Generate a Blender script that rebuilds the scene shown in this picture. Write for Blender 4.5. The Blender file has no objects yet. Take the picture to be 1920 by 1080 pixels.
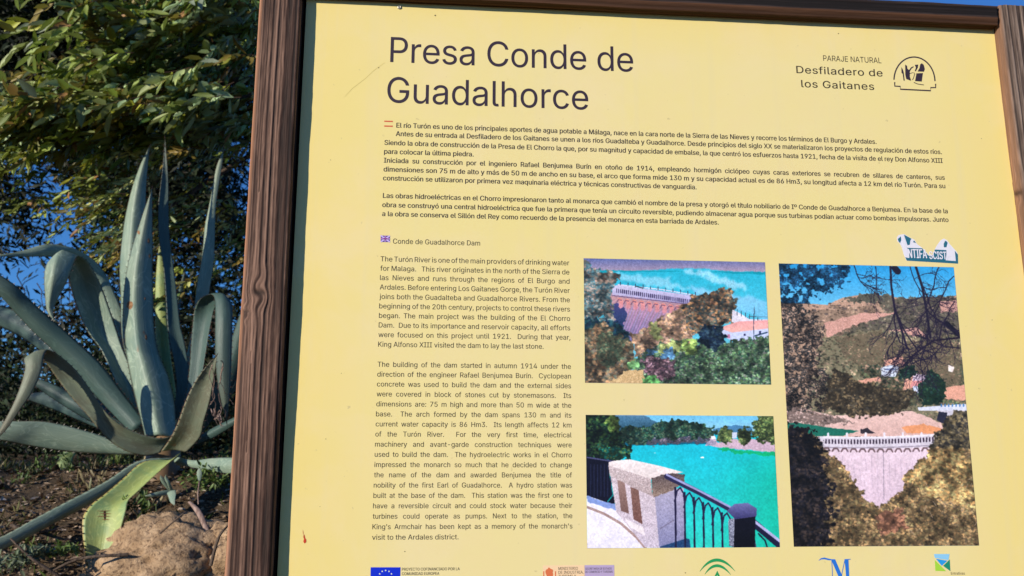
import bpy, bmesh, math, os
import numpy as np
from mathutils import Vector, Matrix

# ------------------------------------------------------------------ camera, sky, sun, exposure
S = bpy.context.scene
COL = S.collection
FPX = 1612.4
def nrm(v):
    v = np.asarray(v, float); return v / np.linalg.norm(v)
EZ = nrm([33.65, 8749.1, -FPX])
EX = np.array([19506.5, -372.2, -FPX]); EX = nrm(EX - EX.dot(EZ) * EZ)
EY = np.cross(EZ, EX)
CAM = np.array([0.0, 0.0, 1.55])
cam_data = bpy.data.cameras.new('camera'); cam = bpy.data.objects.new('camera', cam_data); COL.objects.link(cam)
M3 = np.array([EX, EY, EZ])
cam.matrix_world = Matrix([[*M3[0], CAM[0]], [*M3[1], CAM[1]], [*M3[2], CAM[2]], [0, 0, 0, 1]])
cam_data.sensor_width = 36.0
cam_data.lens = FPX / 1920 * 36
cam_data.clip_start = 0.05; cam_data.clip_end = 3000
cam_data.dof.use_dof = True; cam_data.dof.focus_distance = 1.62; cam_data.dof.aperture_fstop = 8.0
S.camera = cam

SUN_EL, SUN_AZ = 17.0, 52.0      # elevation; degrees to the left of straight behind the camera
sd = np.array([-math.sin(math.radians(SUN_AZ)) * math.cos(math.radians(SUN_EL)),
               -math.cos(math.radians(SUN_AZ)) * math.cos(math.radians(SUN_EL)), math.sin(math.radians(SUN_EL))])
W = bpy.data.worlds.new('World'); S.world = W; W.use_nodes = True
nt = W.node_tree; nt.nodes.clear()
sky = nt.nodes.new('ShaderNodeTexSky'); sky.sky_type = 'NISHITA'; sky.sun_disc = False
sky.sun_elevation = math.radians(SUN_EL); sky.sun_rotation = math.atan2(sd[0], sd[1])
sky.altitude = 600; sky.air_density = 1.0; sky.dust_density = 0.0; sky.ozone_density = 10.0
bg = nt.nodes.new('ShaderNodeBackground'); bg.inputs['Strength'].default_value = 0.13
wo = nt.nodes.new('ShaderNodeOutputWorld')
nt.links.new(sky.outputs[0], bg.inputs[0]); nt.links.new(bg.outputs[0], wo.inputs[0])
sl = bpy.data.lights.new('sun', 'SUN'); sl.energy = 5.0; sl.angle = math.radians(0.5); sl.color = (1.0, 0.92, 0.78)
so = bpy.data.objects.new('sun', sl); COL.objects.link(so)
so.rotation_euler = Vector(sd).to_track_quat('Z', 'Y').to_euler(); so.location = (-6, -8, 6)
S.view_settings.view_transform = 'Standard'; S.view_settings.look = 'None'
S.view_settings.exposure = 0.2; S.view_settings.gamma = 1.0; S.view_settings.use_curve_mapping = False
S.render.engine = 'CYCLES'
S.cycles.use_denoising = True
S.cycles.max_bounces = 6; S.cycles.transparent_max_bounces = 4; S.cycles.caustics_reflective = False

# ------------------------------------------------------------------ helpers
rng = np.random.default_rng(7)
D = 1.6                                   # the board's face stands 1.6 m from the camera
def at(px, py, Y):
    """a point of the place seen at this spot of the photograph, Y metres in front of the camera"""
    c = np.array([px - 960.0, 540.0 - py, -FPX]); w = M3 @ c
    return CAM + w * (Y / w[1])
def ats(px, py, Y):
    px = np.asarray(px, float); py = np.asarray(py, float); Y = np.asarray(Y, float)
    c = np.stack([px - 960, 540 - py, np.full_like(px, -FPX)], -1); w = c @ M3.T
    return CAM + w * (Y / w[:, 1])[:, None]
def uv(px, py, Y=None):
    p = at(px, py, D if Y is None else Y); return p[0], p[2]

def tag(o, label=None, cat=None, group=None, kind=None):
    if label: o['label'] = label
    if cat: o['category'] = cat
    if group: o['group'] = group
    if kind: o['kind'] = kind
    return o
def empty(name, loc):
    o = bpy.data.objects.new(name, None); COL.objects.link(o); o.location = loc
    o.empty_display_size = 0.05
    return o
def link(name, me, parent=None, mats=()):
    o = bpy.data.objects.new(name, me); COL.objects.link(o)
    for m in mats: me.materials.append(m)
    if parent is not None:
        o.parent = parent
        w = Vector((0, 0, 0)); q = parent
        while q is not None:
            w += q.location; q = q.parent
        o.location = -w if not me.get('local') else o.location
    return o
def meshobj(name, verts, faces, mat=None, parent=None, smooth=True, colors=None, uvs=None, kind=None, label=None):
    """verts in world coordinates; the object's origin goes to their centre"""
    verts = np.asarray(verts, float)
    c = (verts.min(0) + verts.max(0)) / 2
    me = bpy.data.meshes.new(name)
    me.from_pydata((verts - c).tolist(), [], faces if isinstance(faces, list) else faces.tolist())
    if smooth: me.polygons.foreach_set('use_smooth', np.ones(len(me.polygons), bool))
    if colors is not None:
        a = me.color_attributes.new('Col', 'FLOAT_COLOR', 'POINT')
        cc = np.ones((len(verts), 4)); cc[:, :3] = colors; a.data.foreach_set('color', cc.ravel())
    if uvs is not None:
        l = me.uv_layers.new(name='UVMap'); idx = np.empty(len(me.loops), int); me.loops.foreach_get('vertex_index', idx)
        l.data.foreach_set('uv', np.asarray(uvs, float)[idx].ravel())
    me.update()
    o = bpy.data.objects.new(name, me); COL.objects.link(o)
    if mat is not None:
        for m in (mat if isinstance(mat, (list, tuple)) else [mat]): me.materials.append(m)
    w = np.zeros(3); q = parent
    while q is not None:
        w += np.array(q.location); q = q.parent
    if parent is not None: o.parent = parent
    o.location = c - w
    if kind: o['kind'] = kind
    if label: o['label'] = label
    return o

class NT:
    """short writing of node materials"""
    def __init__(s, name, rough=0.6, spec=0.5):
        s.m = bpy.data.materials.new(name); s.m.use_nodes = True; s.t = s.m.node_tree
        s.b = s.t.nodes['Principled BSDF']; s.out = s.t.nodes['Material Output']
        s.b.inputs['Roughness'].default_value = rough; s.b.inputs['Specular IOR Level'].default_value = spec
    def n(s, typ, **kw):
        nd = s.t.nodes.new(typ)
        for k, v in kw.items():
            if k in nd.inputs: nd.inputs[k].default_value = v
            else: setattr(nd, k, v)
        return nd
    def l(s, a, b): s.t.links.new(a, b)
    def noise(s, scale, detail=4, rough=0.55, vec=None, dist=0.0):
        nd = s.n('ShaderNodeTexNoise', Scale=scale, Detail=detail, Roughness=rough, Distortion=dist)
        if vec is not None: s.l(vec, nd.inputs['Vector'])
        return nd.outputs['Fac']
    def coord(s, which='Object', scale=(1, 1, 1)):
        tc = s.n('ShaderNodeTexCoord'); mp = s.n('ShaderNodeMapping'); mp.inputs['Scale'].default_value = scale
        s.l(tc.outputs[which], mp.inputs['Vector']); return mp.outputs['Vector']
    def ramp(s, fac, stops):
        r = s.n('ShaderNodeValToRGB'); e = r.color_ramp.elements
        while len(e) < len(stops): e.new(0.5)
        for i, (p, c) in enumerate(stops):
            e[i].position = p; e[i].color = (*c, 1) if len(c) == 3 else c
        s.l(fac, r.inputs['Fac']); return r.outputs['Color']
    def mix(s, fac, a, b, mode='MIX'):
        m = s.n('ShaderNodeMix', data_type='RGBA', blend_type=mode)
        for sock, v in ((m.inputs[0], fac), (m.inputs[6], a), (m.inputs[7], b)):
            if hasattr(v, 'links'): s.l(v, sock)
            elif isinstance(v, (int, float)): sock.default_value = v
            else: sock.default_value = (*v, 1)
        return m.outputs[2]
    def math(s, op, a, b=0.0, clamp=False):
        m = s.n('ShaderNodeMath', operation=op, use_clamp=clamp)
        for i, v in enumerate((a, b)):
            if hasattr(v, 'links'): s.l(v, m.inputs[i])
            else: m.inputs[i].default_value = v
        return m.outputs[0]
    def color(s, c):
        if hasattr(c, 'links'): s.l(c, s.b.inputs['Base Color'])
        else: s.b.inputs['Base Color'].default_value = (*c, 1)
    def bump(s, h, strength=0.3, dist=0.01):
        b = s.n('ShaderNodeBump', Strength=strength, Distance=dist); s.l(h, b.inputs['Height']); s.l(b.outputs[0], s.b.inputs['Normal'])
    def translucent(s, col, fac):
        tr = s.n('ShaderNodeBsdfTranslucent'); mx = s.n('ShaderNodeMixShader'); mx.inputs[0].default_value = fac
        if hasattr(col, 'links'): s.l(col, tr.inputs[0])
        else: tr.inputs[0].default_value = (*col, 1)
        s.l(s.b.outputs[0], mx.inputs[1]); s.l(tr.outputs[0], mx.inputs[2]); s.l(mx.outputs[0], s.out.inputs[0])

def lin(r, g, b):
    f = lambda c: (c / 255 / 12.92) if c / 255 <= 0.04045 else ((c / 255 + 0.055) / 1.055) ** 2.4
    return (f(r), f(g), f(b))

def smooth_table(n, seed):
    r = np.random.default_rng(seed); return r.uniform(0, 1, n)
def n1(x, seed, n=512):
    t = smooth_table(n, seed); x = np.asarray(x, float); i = np.floor(x).astype(int); f = x - i; f = f * f * (3 - 2 * f)
    return t[i % n] * (1 - f) + t[(i + 1) % n] * f
def n2(x, y, seed, n=64):
    t = np.random.default_rng(seed).uniform(0, 1, (n, n)); x = np.asarray(x, float); y = np.asarray(y, float)
    i = np.floor(x).astype(int); j = np.floor(y).astype(int); f = x - i; g = y - j; f = f * f * (3 - 2 * f); g = g * g * (3 - 2 * g)
    a = t[i % n, j % n] * (1 - f) + t[(i + 1) % n, j % n] * f; b = t[i % n, (j + 1) % n] * (1 - f) + t[(i + 1) % n, (j + 1) % n] * f
    return a * (1 - g) + b * g
def fbm(x, y, seed, oct=4):
    v = 0; a = 0.5
    for k in range(oct): v = v + a * n2(x * 2 ** k, y * 2 ** k, seed + k); a *= 0.5
    return v / (1 - 0.5 ** oct)
# ------------------------------------------------------------------ ground
def ground_z(X, Y):
    X = np.asarray(X, float); Y = np.asarray(Y, float)
    t = np.clip((Y - 1.75) / 1.3, 0, 1); t = t * t * (3 - 2 * t)
    z = 0.86 * t + 0.60 * np.clip((Y - 3.0) / 0.95, 0, 1) + 0.03 * np.clip(Y - 3.95, 0, 1.5)
    z = z - 0.03 * np.clip(-1.0 - X, -1.5, 1.2) * t
    z = z - 2.2 * (lambda q: q * q * (3 - 2 * q))(np.clip((Y - 7.5) / 9, 0, 1))
    amp = np.clip((Y - 1.6) / 1.0, 0.15, 1)
    z = z + amp * (0.10 * (fbm(X * 1.3 + 40, Y * 1.3 + 40, 3) - 0.5) + 0.035 * (fbm(X * 7 + 90, Y * 7 + 90, 5) - 0.5))
    return z
m = NT('earth', 0.95, 0.1)
v = m.coord('Object')
a = m.noise(1.6, 6, 0.6, v); b = m.noise(38, 6, 0.7, v); c = m.noise(220, 3, 0.6, v)
col = m.ramp(a, [(0.3, (0.13, 0.08, 0.045)), (0.55, (0.25, 0.16, 0.09)), (0.75, (0.38, 0.26, 0.16))])
col = m.mix(m.math('MULTIPLY', b, 0.8), (0.03, 0.02, 0.013), col)
col = m.mix(0.3, col, m.ramp(c, [(0.35, (0.03, 0.02, 0.015)), (0.65, (0.30, 0.24, 0.17))]))
m.color(col); m.bump(m.math('ADD', b, m.math('MULTIPLY', c, 0.5)), 0.9, 0.02)
M_EARTH = m.m
def sheet(name, xs, ys, mat, dz=0.0):
    X, Y = np.meshgrid(xs, ys); Z = ground_z(X, Y) + dz
    nx, ny = len(xs), len(ys)
    i = np.arange(nx * ny).reshape(ny, nx)
    f = np.stack([i[:-1, :-1], i[:-1, 1:], i[1:, 1:], i[1:, :-1]], -1).reshape(-1, 4)
    return meshobj(name, np.stack([X, Y, Z], -1).reshape(-1, 3), f, mat)
xs = np.unique(np.concatenate([-np.geomspace(3.4, 900, 36)[::-1], np.linspace(-3.4, 1.6, 200), np.geomspace(1.7, 900, 40)]))
ys = np.unique(np.concatenate([-np.geomspace(0.5, 900, 24)[::-1], np.linspace(-0.4, 1.8, 14), np.linspace(1.85, 5.6, 190), np.geomspace(5.7, 1200, 50)]))
tag(sheet('ground', xs, ys, M_EARTH), 'brown earth bank rising behind the sign', kind='structure')

# ------------------------------------------------------------------ weathered wood
m = NT('weathered_wood', 0.75, 0.25)
at_ = m.n('ShaderNodeAttribute', attribute_name='Col')
fine = m.noise(1.0, 5, 0.7, m.coord('Object', (420, 420, 14)))
col = m.mix(m.math('MULTIPLY', fine, 0.55), at_.outputs['Color'], (0.02, 0.011, 0.008))
m.color(col); m.bump(fine, 0.35, 0.0015)
M_WOOD = m.m
m = NT('weathered_wood_rail', 0.75, 0.2)
at_ = m.n('ShaderNodeAttribute', attribute_name='Col')
fine = m.noise(1.0, 5, 0.7, m.coord('Object', (14, 420, 420)))
m.color(m.mix(m.math('MULTIPLY', fine, 0.5), at_.outputs['Color'], (0.012, 0.008, 0.006))); m.bump(fine, 0.35, 0.0015)
M_RAIL = m.m

def grain(s, t, seed, knots=()):
    """ridged grain along t (metres); returns height 0..1 and a knot mask"""
    km = np.zeros_like(s)
    for (s0, t0, rad) in knots:
        r2 = ((s - s0) / rad) ** 2 + ((t - t0) / (rad * 2.2)) ** 2
        g = np.exp(-r2 / 2.4)
        s = s0 + (s - s0) * (1 - 0.72 * g) + 0.004 * g * np.sin((t - t0) / rad * 1.3)
        km = np.maximum(km, np.exp(-(((s - s0) / rad) ** 2 + ((t - t0) / (rad * 0.9)) ** 2) * 3.0))
    w = s + 0.012 * (n1(t * 0.9 + 3, seed) - 0.5) + 0.0008 * (n1(t * 9 + 8, seed + 1) - 0.5)
    a = n1(w * 255 + 60, seed + 2); b = n1(w * 620 + 90, seed + 3)
    brk = fbm(w * 110 + 20, t * 7 + 20, seed + 4); brk2 = fbm(w * 500 + 20, t * 40 + 20, seed + 6)
    crk = np.exp(-((n1(w * 75 + 30, seed + 11) - .5) / .018) ** 2) * (n1(t * 3.1 + w * 60 + 9, seed + 12) > .62)
    h = 0.5 * a + 0.30 * b + 0.45 * (brk - 0.5) + 0.25 * (brk2 - 0.5)
    return np.clip((h - 0.45) * 1.8 + 0.5 - 1.4 * crk, 0, 1), km

def beam(name, parent, prof, L, place, seed, pal, mat, knots=(), n=420, depth=0.0022, side_pal=None):
    """prof: closed outline points (a, b) with b<0 towards the camera; swept along t from 0 to L"""
    prof = np.array(prof, float); pts = []
    for i in range(len(prof)):                      # resample the outline every 1.3 mm in view, 6 mm behind
        p, q = prof[i], prof[(i + 1) % len(prof)]
        step = 0.0013 if min(p[1], q[1]) < 0.02 else 0.008
        k = max(1, int(np.hypot(*(q - p)) / step))
        for j in range(k): pts.append(p + (q - p) * j / k)
    pts = np.array(pts); m_ = len(pts)
    nx = np.roll(pts, -1, 0) - np.roll(pts, 1, 0); nrmv = np.stack([nx[:, 1], -nx[:, 0]], 1); nrmv /= np.linalg.norm(nrmv, axis=1)[:, None] + 1e-9
    arc = np.concatenate([[0], np.cumsum(np.hypot(*np.diff(pts, axis=0).T))])
    t = np.linspace(0, L, n)
    Sg, T = np.meshgrid(arc, t)
    h, km = grain(Sg, T, seed, knots)
    wob = 0.0012 * (n1(T * 4 + 3, seed + 9) - 0.5) * 2
    off = (h - 0.75) * depth - km * 0.0015 + wob * 0.5
    A = pts[:, 0][None] + nrmv[:, 0][None] * off; B = pts[:, 1][None] + nrmv[:, 1][None] * off
    V = place(A.ravel(), B.ravel(), T.ravel())
    i = np.arange(n * m_).reshape(n, m_)
    F = np.stack([i[:-1], np.roll(i, -1, 1)[:-1], np.roll(i, -1, 1)[1:], i[1:]], -1).reshape(-1, 4).tolist()
    F.append(i[0][::-1].tolist()); F.append(i[-1].tolist())
    lo, mid, hi = [np.array(c) for c in pal]
    hh = h[..., None]
    tone = fbm(Sg * 25 + 5, T * 2.5 + 5, seed + 20)[..., None]
    C = np.where(hh < 0.5, lo + (mid - lo) * (hh / 0.5), mid + (hi - mid) * ((hh - 0.5) / 0.5))
    C = C * (0.65 + 0.7 * tone)
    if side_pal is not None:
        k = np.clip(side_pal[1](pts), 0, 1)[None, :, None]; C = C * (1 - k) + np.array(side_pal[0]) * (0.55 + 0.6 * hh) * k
    C = C * (1 - 0.75 * km[..., None])
    return meshobj(name, V, F, mat, parent, colors=C.reshape(-1, 3))

# ------------------------------------------------------------------ information board
PR = 0.025                                            # the frame stands this far proud of the panel
board = empty('information_board', (uv(1220, 540)[0], D, 0.0))
tag(board, 'large yellow bilingual information board about a dam, framed in weathered brown wooden posts', 'information board')
rt_z = at(1878, 8, D - PR)[2]
lx0 = at(451, 540, D - PR)[0]; lx1 = at(535.5, 540, D - PR)[0]
rx0 = at(1873.5, 45, D - PR)[0]
def post_profile(w, dpt=0.095, r=0.011):
    return [(0, dpt), (0, r), (r * 0.3, r * 0.3), (r, 0), (w - r * .5, 0), (w - r * 0.15, r * 0.15), (w, r * .5), (w, dpt)]
wl = lx1 - lx0
zb = -0.02
def pl(A, B, T): return np.stack([lx0 + A, D - PR + B, zb + T], -1)
kz = at(484, 548, D - PR)[2] - zb; kx = at(484, 548, D - PR)[0] - lx0
arc0 = 0.095 - 0.011 + 0.0085 + 0.0083
PAL = [(0.016, 0.008, 0.006), (0.088, 0.044, 0.030), (0.34, 0.195, 0.135)]
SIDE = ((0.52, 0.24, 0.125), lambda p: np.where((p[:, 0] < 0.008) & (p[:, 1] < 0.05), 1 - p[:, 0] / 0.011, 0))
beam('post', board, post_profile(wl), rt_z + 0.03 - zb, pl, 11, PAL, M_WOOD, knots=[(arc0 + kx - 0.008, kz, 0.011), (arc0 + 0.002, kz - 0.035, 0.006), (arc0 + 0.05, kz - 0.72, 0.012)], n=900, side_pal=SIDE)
PALR = [(0.03, 0.021, 0.017), (0.11, 0.074, 0.056), (0.33, 0.24, 0.19)]
lean = 0.017
def pr(A, B, T):
    z = zb + T; zt = at(1873.5, 45, D - PR)[2]
    return np.stack([rx0 + 0.003 + A - (z - zt) * lean, D - PR + B, z], -1)
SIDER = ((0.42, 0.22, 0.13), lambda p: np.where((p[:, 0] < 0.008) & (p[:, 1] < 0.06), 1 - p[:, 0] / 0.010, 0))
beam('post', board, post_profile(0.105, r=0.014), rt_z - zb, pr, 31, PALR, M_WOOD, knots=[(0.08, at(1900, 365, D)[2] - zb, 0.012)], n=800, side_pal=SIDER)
# top rail between the posts
rb_z = at(1876, 45, D - PR)[2]
hgt = rt_z - rb_z; x0r = lx1 + 0.0015; x1r = rx0 + 0.001
prof = [(hgt, 0.07), (hgt, 0.004), (hgt - 0.003, 0.0), (0.012, 0.001), (0.002, 0.003), (0, 0.006), (0, 0.07)]
def pt(A, B, T): return np.stack([x0r + T, D - 0.0245 + B, rb_z - 0.001 + A], -1)
# sweep order: a = height, b = depth
PALT = [(0.010, 0.008, 0.008), (0.026, 0.018, 0.017), (0.09, 0.058, 0.05)]
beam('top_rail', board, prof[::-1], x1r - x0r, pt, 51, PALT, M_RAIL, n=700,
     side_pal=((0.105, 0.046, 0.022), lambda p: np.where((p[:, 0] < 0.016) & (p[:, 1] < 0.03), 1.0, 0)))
# bottom rail, below the frame of the photograph
bot_z = at(960, 1080, D)[2] - 0.16
def pb(A, B, T): return np.stack([x0r + T, D - 0.03 + B, bot_z - 0.05 + A], -1)
beam('bottom_rail', board, [(0, .07), (0, 0), (.05, 0), (.05, .07)], x1r - x0r - 0.002, pb, 61, PAL, M_RAIL, n=200)

def box(name, parent, mat, x0, x1, y0, y1, z0, z1, bevel=0.0, label=None):
    V = [(x, y, z) for x in (x0, x1) for y in (y0, y1) for z in (z0, z1)]
    F = [(0, 1, 3, 2), (4, 6, 7, 5), (0, 4, 5, 1), (2, 3, 7, 6), (0, 2, 6, 4), (1, 5, 7, 3)]
    o = meshobj(name, V, F, mat, parent, smooth=False, label=label)
    if bevel:
        md = o.modifiers.new('bevel', 'BEVEL'); md.width = bevel; md.segments = 2
    return o
# panel
m = NT('yellow_panel', 0.38, 0.45)
v = m.coord('Object')
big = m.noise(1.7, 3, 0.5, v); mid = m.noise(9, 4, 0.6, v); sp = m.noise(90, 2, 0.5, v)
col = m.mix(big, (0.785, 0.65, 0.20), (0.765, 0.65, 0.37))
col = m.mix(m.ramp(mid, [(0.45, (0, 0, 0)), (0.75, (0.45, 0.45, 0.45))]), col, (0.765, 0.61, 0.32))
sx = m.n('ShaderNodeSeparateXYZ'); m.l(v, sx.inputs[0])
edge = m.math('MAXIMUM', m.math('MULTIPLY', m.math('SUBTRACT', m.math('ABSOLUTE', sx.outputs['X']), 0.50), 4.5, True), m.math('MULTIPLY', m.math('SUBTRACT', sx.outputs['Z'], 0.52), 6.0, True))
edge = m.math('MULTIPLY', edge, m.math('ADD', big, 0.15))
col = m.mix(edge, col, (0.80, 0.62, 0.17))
dirt = m.ramp(sp, [(0.73, (0, 0, 0)), (0.80, (0.5, 0.5, 0.5))])
col = m.mix(dirt, col, (0.45, 0.36, 0.18))
stk_ = m.noise(1.0, 5, 0.6, m.coord('Object', (38, 1, 1.3)))
col = m.mix(m.ramp(stk_, [(0.52, (0, 0, 0)), (0.74, (.22, .22, .22))]), col, (0.70, 0.60, 0.36))
blt = m.noise(4.2, 5, 0.65, v, 0.5); col = m.mix(m.ramp(blt, [(0.5, (0, 0, 0)), (0.72, (.30, .30, .30))]), col, (0.80, 0.66, 0.42))
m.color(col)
rr = m.ramp(mid, [(0.3, (0.30, 0.30, 0.30)), (0.7, (0.5, 0.5, 0.5))]); m.l(rr, m.b.inputs['Roughness'])
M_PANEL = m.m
px0 = lx1 + 0.007; px1 = rx0 + 0.03
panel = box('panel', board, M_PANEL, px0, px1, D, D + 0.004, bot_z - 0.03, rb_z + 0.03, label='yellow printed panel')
m = NT('backing_board', 0.85, 0.1); m.color(m.ramp(m.noise(3, 5, 0.6, m.coord('Object', (2, 2, 40))), [(0.3, (0.03, 0.02, 0.014)), (0.7, (0.09, 0.06, 0.04))])); M_BACK = m.m
box('backing', board, M_BACK, lx1 + 0.001, rx0 + 0.02, D + 0.042, D + 0.06, bot_z - 0.04, rb_z + 0.04)
# screw at the top edge of the panel
def disc(name, parent, mat, x, z, r, y, th=0.002, n=20, hole=0.0):
    a = np.linspace(0, 2 * math.pi, n, endpoint=False); V = []; 
    for rr_, yy in ((r, y), (r, y - th * 0.4), (r * 0.75, y - th), (r * 0.32, y - th), (r * 0.25, y - th * 0.3)):
        V += [(x + rr_ * math.cos(t), yy, z + rr_ * math.sin(t)) for t in a]
    V.append((x, y - th * 0.3, z)); F = []
    for k in range(4):
        for j in range(n): F.append((k * n + j, k * n + (j + 1) % n, (k + 1) * n + (j + 1) % n, (k + 1) * n + j))
    for j in range(n): F.append((4 * n + j, 4 * n + (j + 1) % n, 5 * n))
    return meshobj(name, V, F, mat, parent)
m = NT('screw_metal', 0.4, 0.5); m.color((0.45, 0.42, 0.36)); m.b.inputs['Metallic'].default_value = 0.7; M_SCREW = m.m
for (sx_, sy_) in ((749, 14),):
    x_, z_ = uv(sx_, sy_); disc('screw', panel, M_SCREW, x_, z_, 0.0042, D - 0.0002)

# ------------------------------------------------------------------ print on the panel
def flat_mat(name, c, rough=0.45):
    m = NT(name, rough, 0.4); m.color(c); return m.m
M_INK = flat_mat('ink_dark', (0.04, 0.027, 0.026)); M_INK2 = flat_mat('ink_brown', (0.045, 0.032, 0.018))
M_INKT = flat_mat('ink_title', (0.036, 0.022, 0.034))
M_RED = flat_mat('print_red', (0.62, 0.10, 0.04)); M_EUB = flat_mat('print_blue', (0.0, 0.02, 0.55)); M_STAR = flat_mat('print_star', (0.75, 0.8, 0.55))
M_WHITE = flat_mat('print_white', (0.72, 0.72, 0.8)); M_UKB = flat_mat('print_navy', (0.06, 0.03, 0.30)); M_UKW = flat_mat('print_lilac', (0.55, 0.42, 0.75)); M_UKR = flat_mat('print_magenta', (0.30, 0.06, 0.30))
M_PEACH = flat_mat('print_peach', (0.85, 0.60, 0.36)); M_LILAC = flat_mat('print_lavender', (0.45, 0.35, 0.55)); M_ORANGE = flat_mat('print_coat', (0.65, 0.16, 0.06))
M_GREEN = flat_mat('print_green', (0.02, 0.30, 0.09)); M_MBLUE = flat_mat('print_mblue', (0.02, 0.16, 0.60))
M_LB = flat_mat('print_lightblue', (0.25, 0.55, 0.80)); M_CB = flat_mat('print_cyan', (0.02, 0.30, 0.70)); M_LIME = flat_mat('print_lime', (0.35, 0.62, 0.05)); M_DG = flat_mat('print_darkgreen', (0.01, 0.24, 0.14))
M_TEAL = flat_mat('sticker_teal', (0.02, 0.13, 0.20)); M_STK = flat_mat('sticker_white', (0.72, 0.70, 0.78))
M_WHITEL = flat_mat('print_cream', (0.9, 0.85, 0.7))

font = None
fp = os.path.join(bpy.utils.system_resource('DATAFILES') or '', 'fonts', 'Inter.woff2')
try:
    if os.path.exists(fp): font = bpy.data.fonts.load(fp)
except Exception: font = None
dg = bpy.context.evaluated_depsgraph_get
_tc = bpy.data.curves.new('t', 'FONT'); _to = bpy.data.objects.new('t', _tc); COL.objects.link(_to)
if font: _tc.font = font
_tc.resolution_u = 3
_tc.fill_mode = 'NONE'; _tc.size = 40.0
def _outline(body):
    _tc.body = body; bpy.context.view_layer.update()
    ev = _to.evaluated_get(dg()); me = ev.to_mesh(); co = np.empty(len(me.vertices) * 3); me.vertices.foreach_get('co', co)
    ed = np.empty(len(me.edges) * 2, int); me.edges.foreach_get('vertices', ed); ev.to_mesh_clear()
    return co.reshape(-1, 3)[:, :2] / 40.0, ed.reshape(-1, 2)
from mathutils.geometry import delaunay_2d_cdt
_G = {}
_HH = _outline('HH')[0][:, 0].max()
def glyph(ch):
    """filled outline and advance of one character"""
    if ch not in _G:
        if ch == ' ': co = np.zeros((0, 2)); F = []
        else:
            co, ed = _outline(ch)
            vs, _, fs, _, _, _ = delaunay_2d_cdt([Vector(c) for c in co], [tuple(int(q) for q in e) for e in ed], [], 0, 1e-6)
            V = np.array([v[:] for v in vs]); F = np.array([tuple(f) for f in fs]); c = V[F].mean(1)
            A = co[ed[:, 0]][None]; B = co[ed[:, 1]][None]; P = c[:, None]
            up = (A[..., 1] <= P[..., 1]) & (B[..., 1] > P[..., 1]); dn = (A[..., 1] > P[..., 1]) & (B[..., 1] <= P[..., 1])
            side = (B[..., 0] - A[..., 0]) * (P[..., 1] - A[..., 1]) - (P[..., 0] - A[..., 0]) * (B[..., 1] - A[..., 1])
            wn = (up & (side > 0)).sum(1) - (dn & (side < 0)).sum(1)
            co = V; F = [tuple(f) for f in F[wn != 0].tolist()]
        _G[ch] = (co, F, _outline('H' + ch + 'H')[0][:, 0].max() - _HH)
    return _G[ch]
def text_mesh(body, space_word=1.0, space_char=1.0, offset=0.0):
    x = 0.0; V = []; F = []; n = 0; ex = (space_char - 1) * 0.1
    for ch in body:
        co, fs, adv = glyph(ch)
        for dx in ((0.0, offset) if offset else (0.0,)):       # heavier strokes: the same outline again, a hair beside it
            if len(co):
                V.append(np.column_stack([co[:, 0] + x + dx, co[:, 1] + dx * 0.3, np.full(len(co), 1.0 if dx else 0.0)])); F += [tuple(i + n for i in f) for f in fs]; n += len(co)
        x += adv * (space_word if ch == ' ' else 1) + ex
    return np.concatenate(V), F
_cap = text_mesh('H')[0][:, 1].max()
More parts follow.
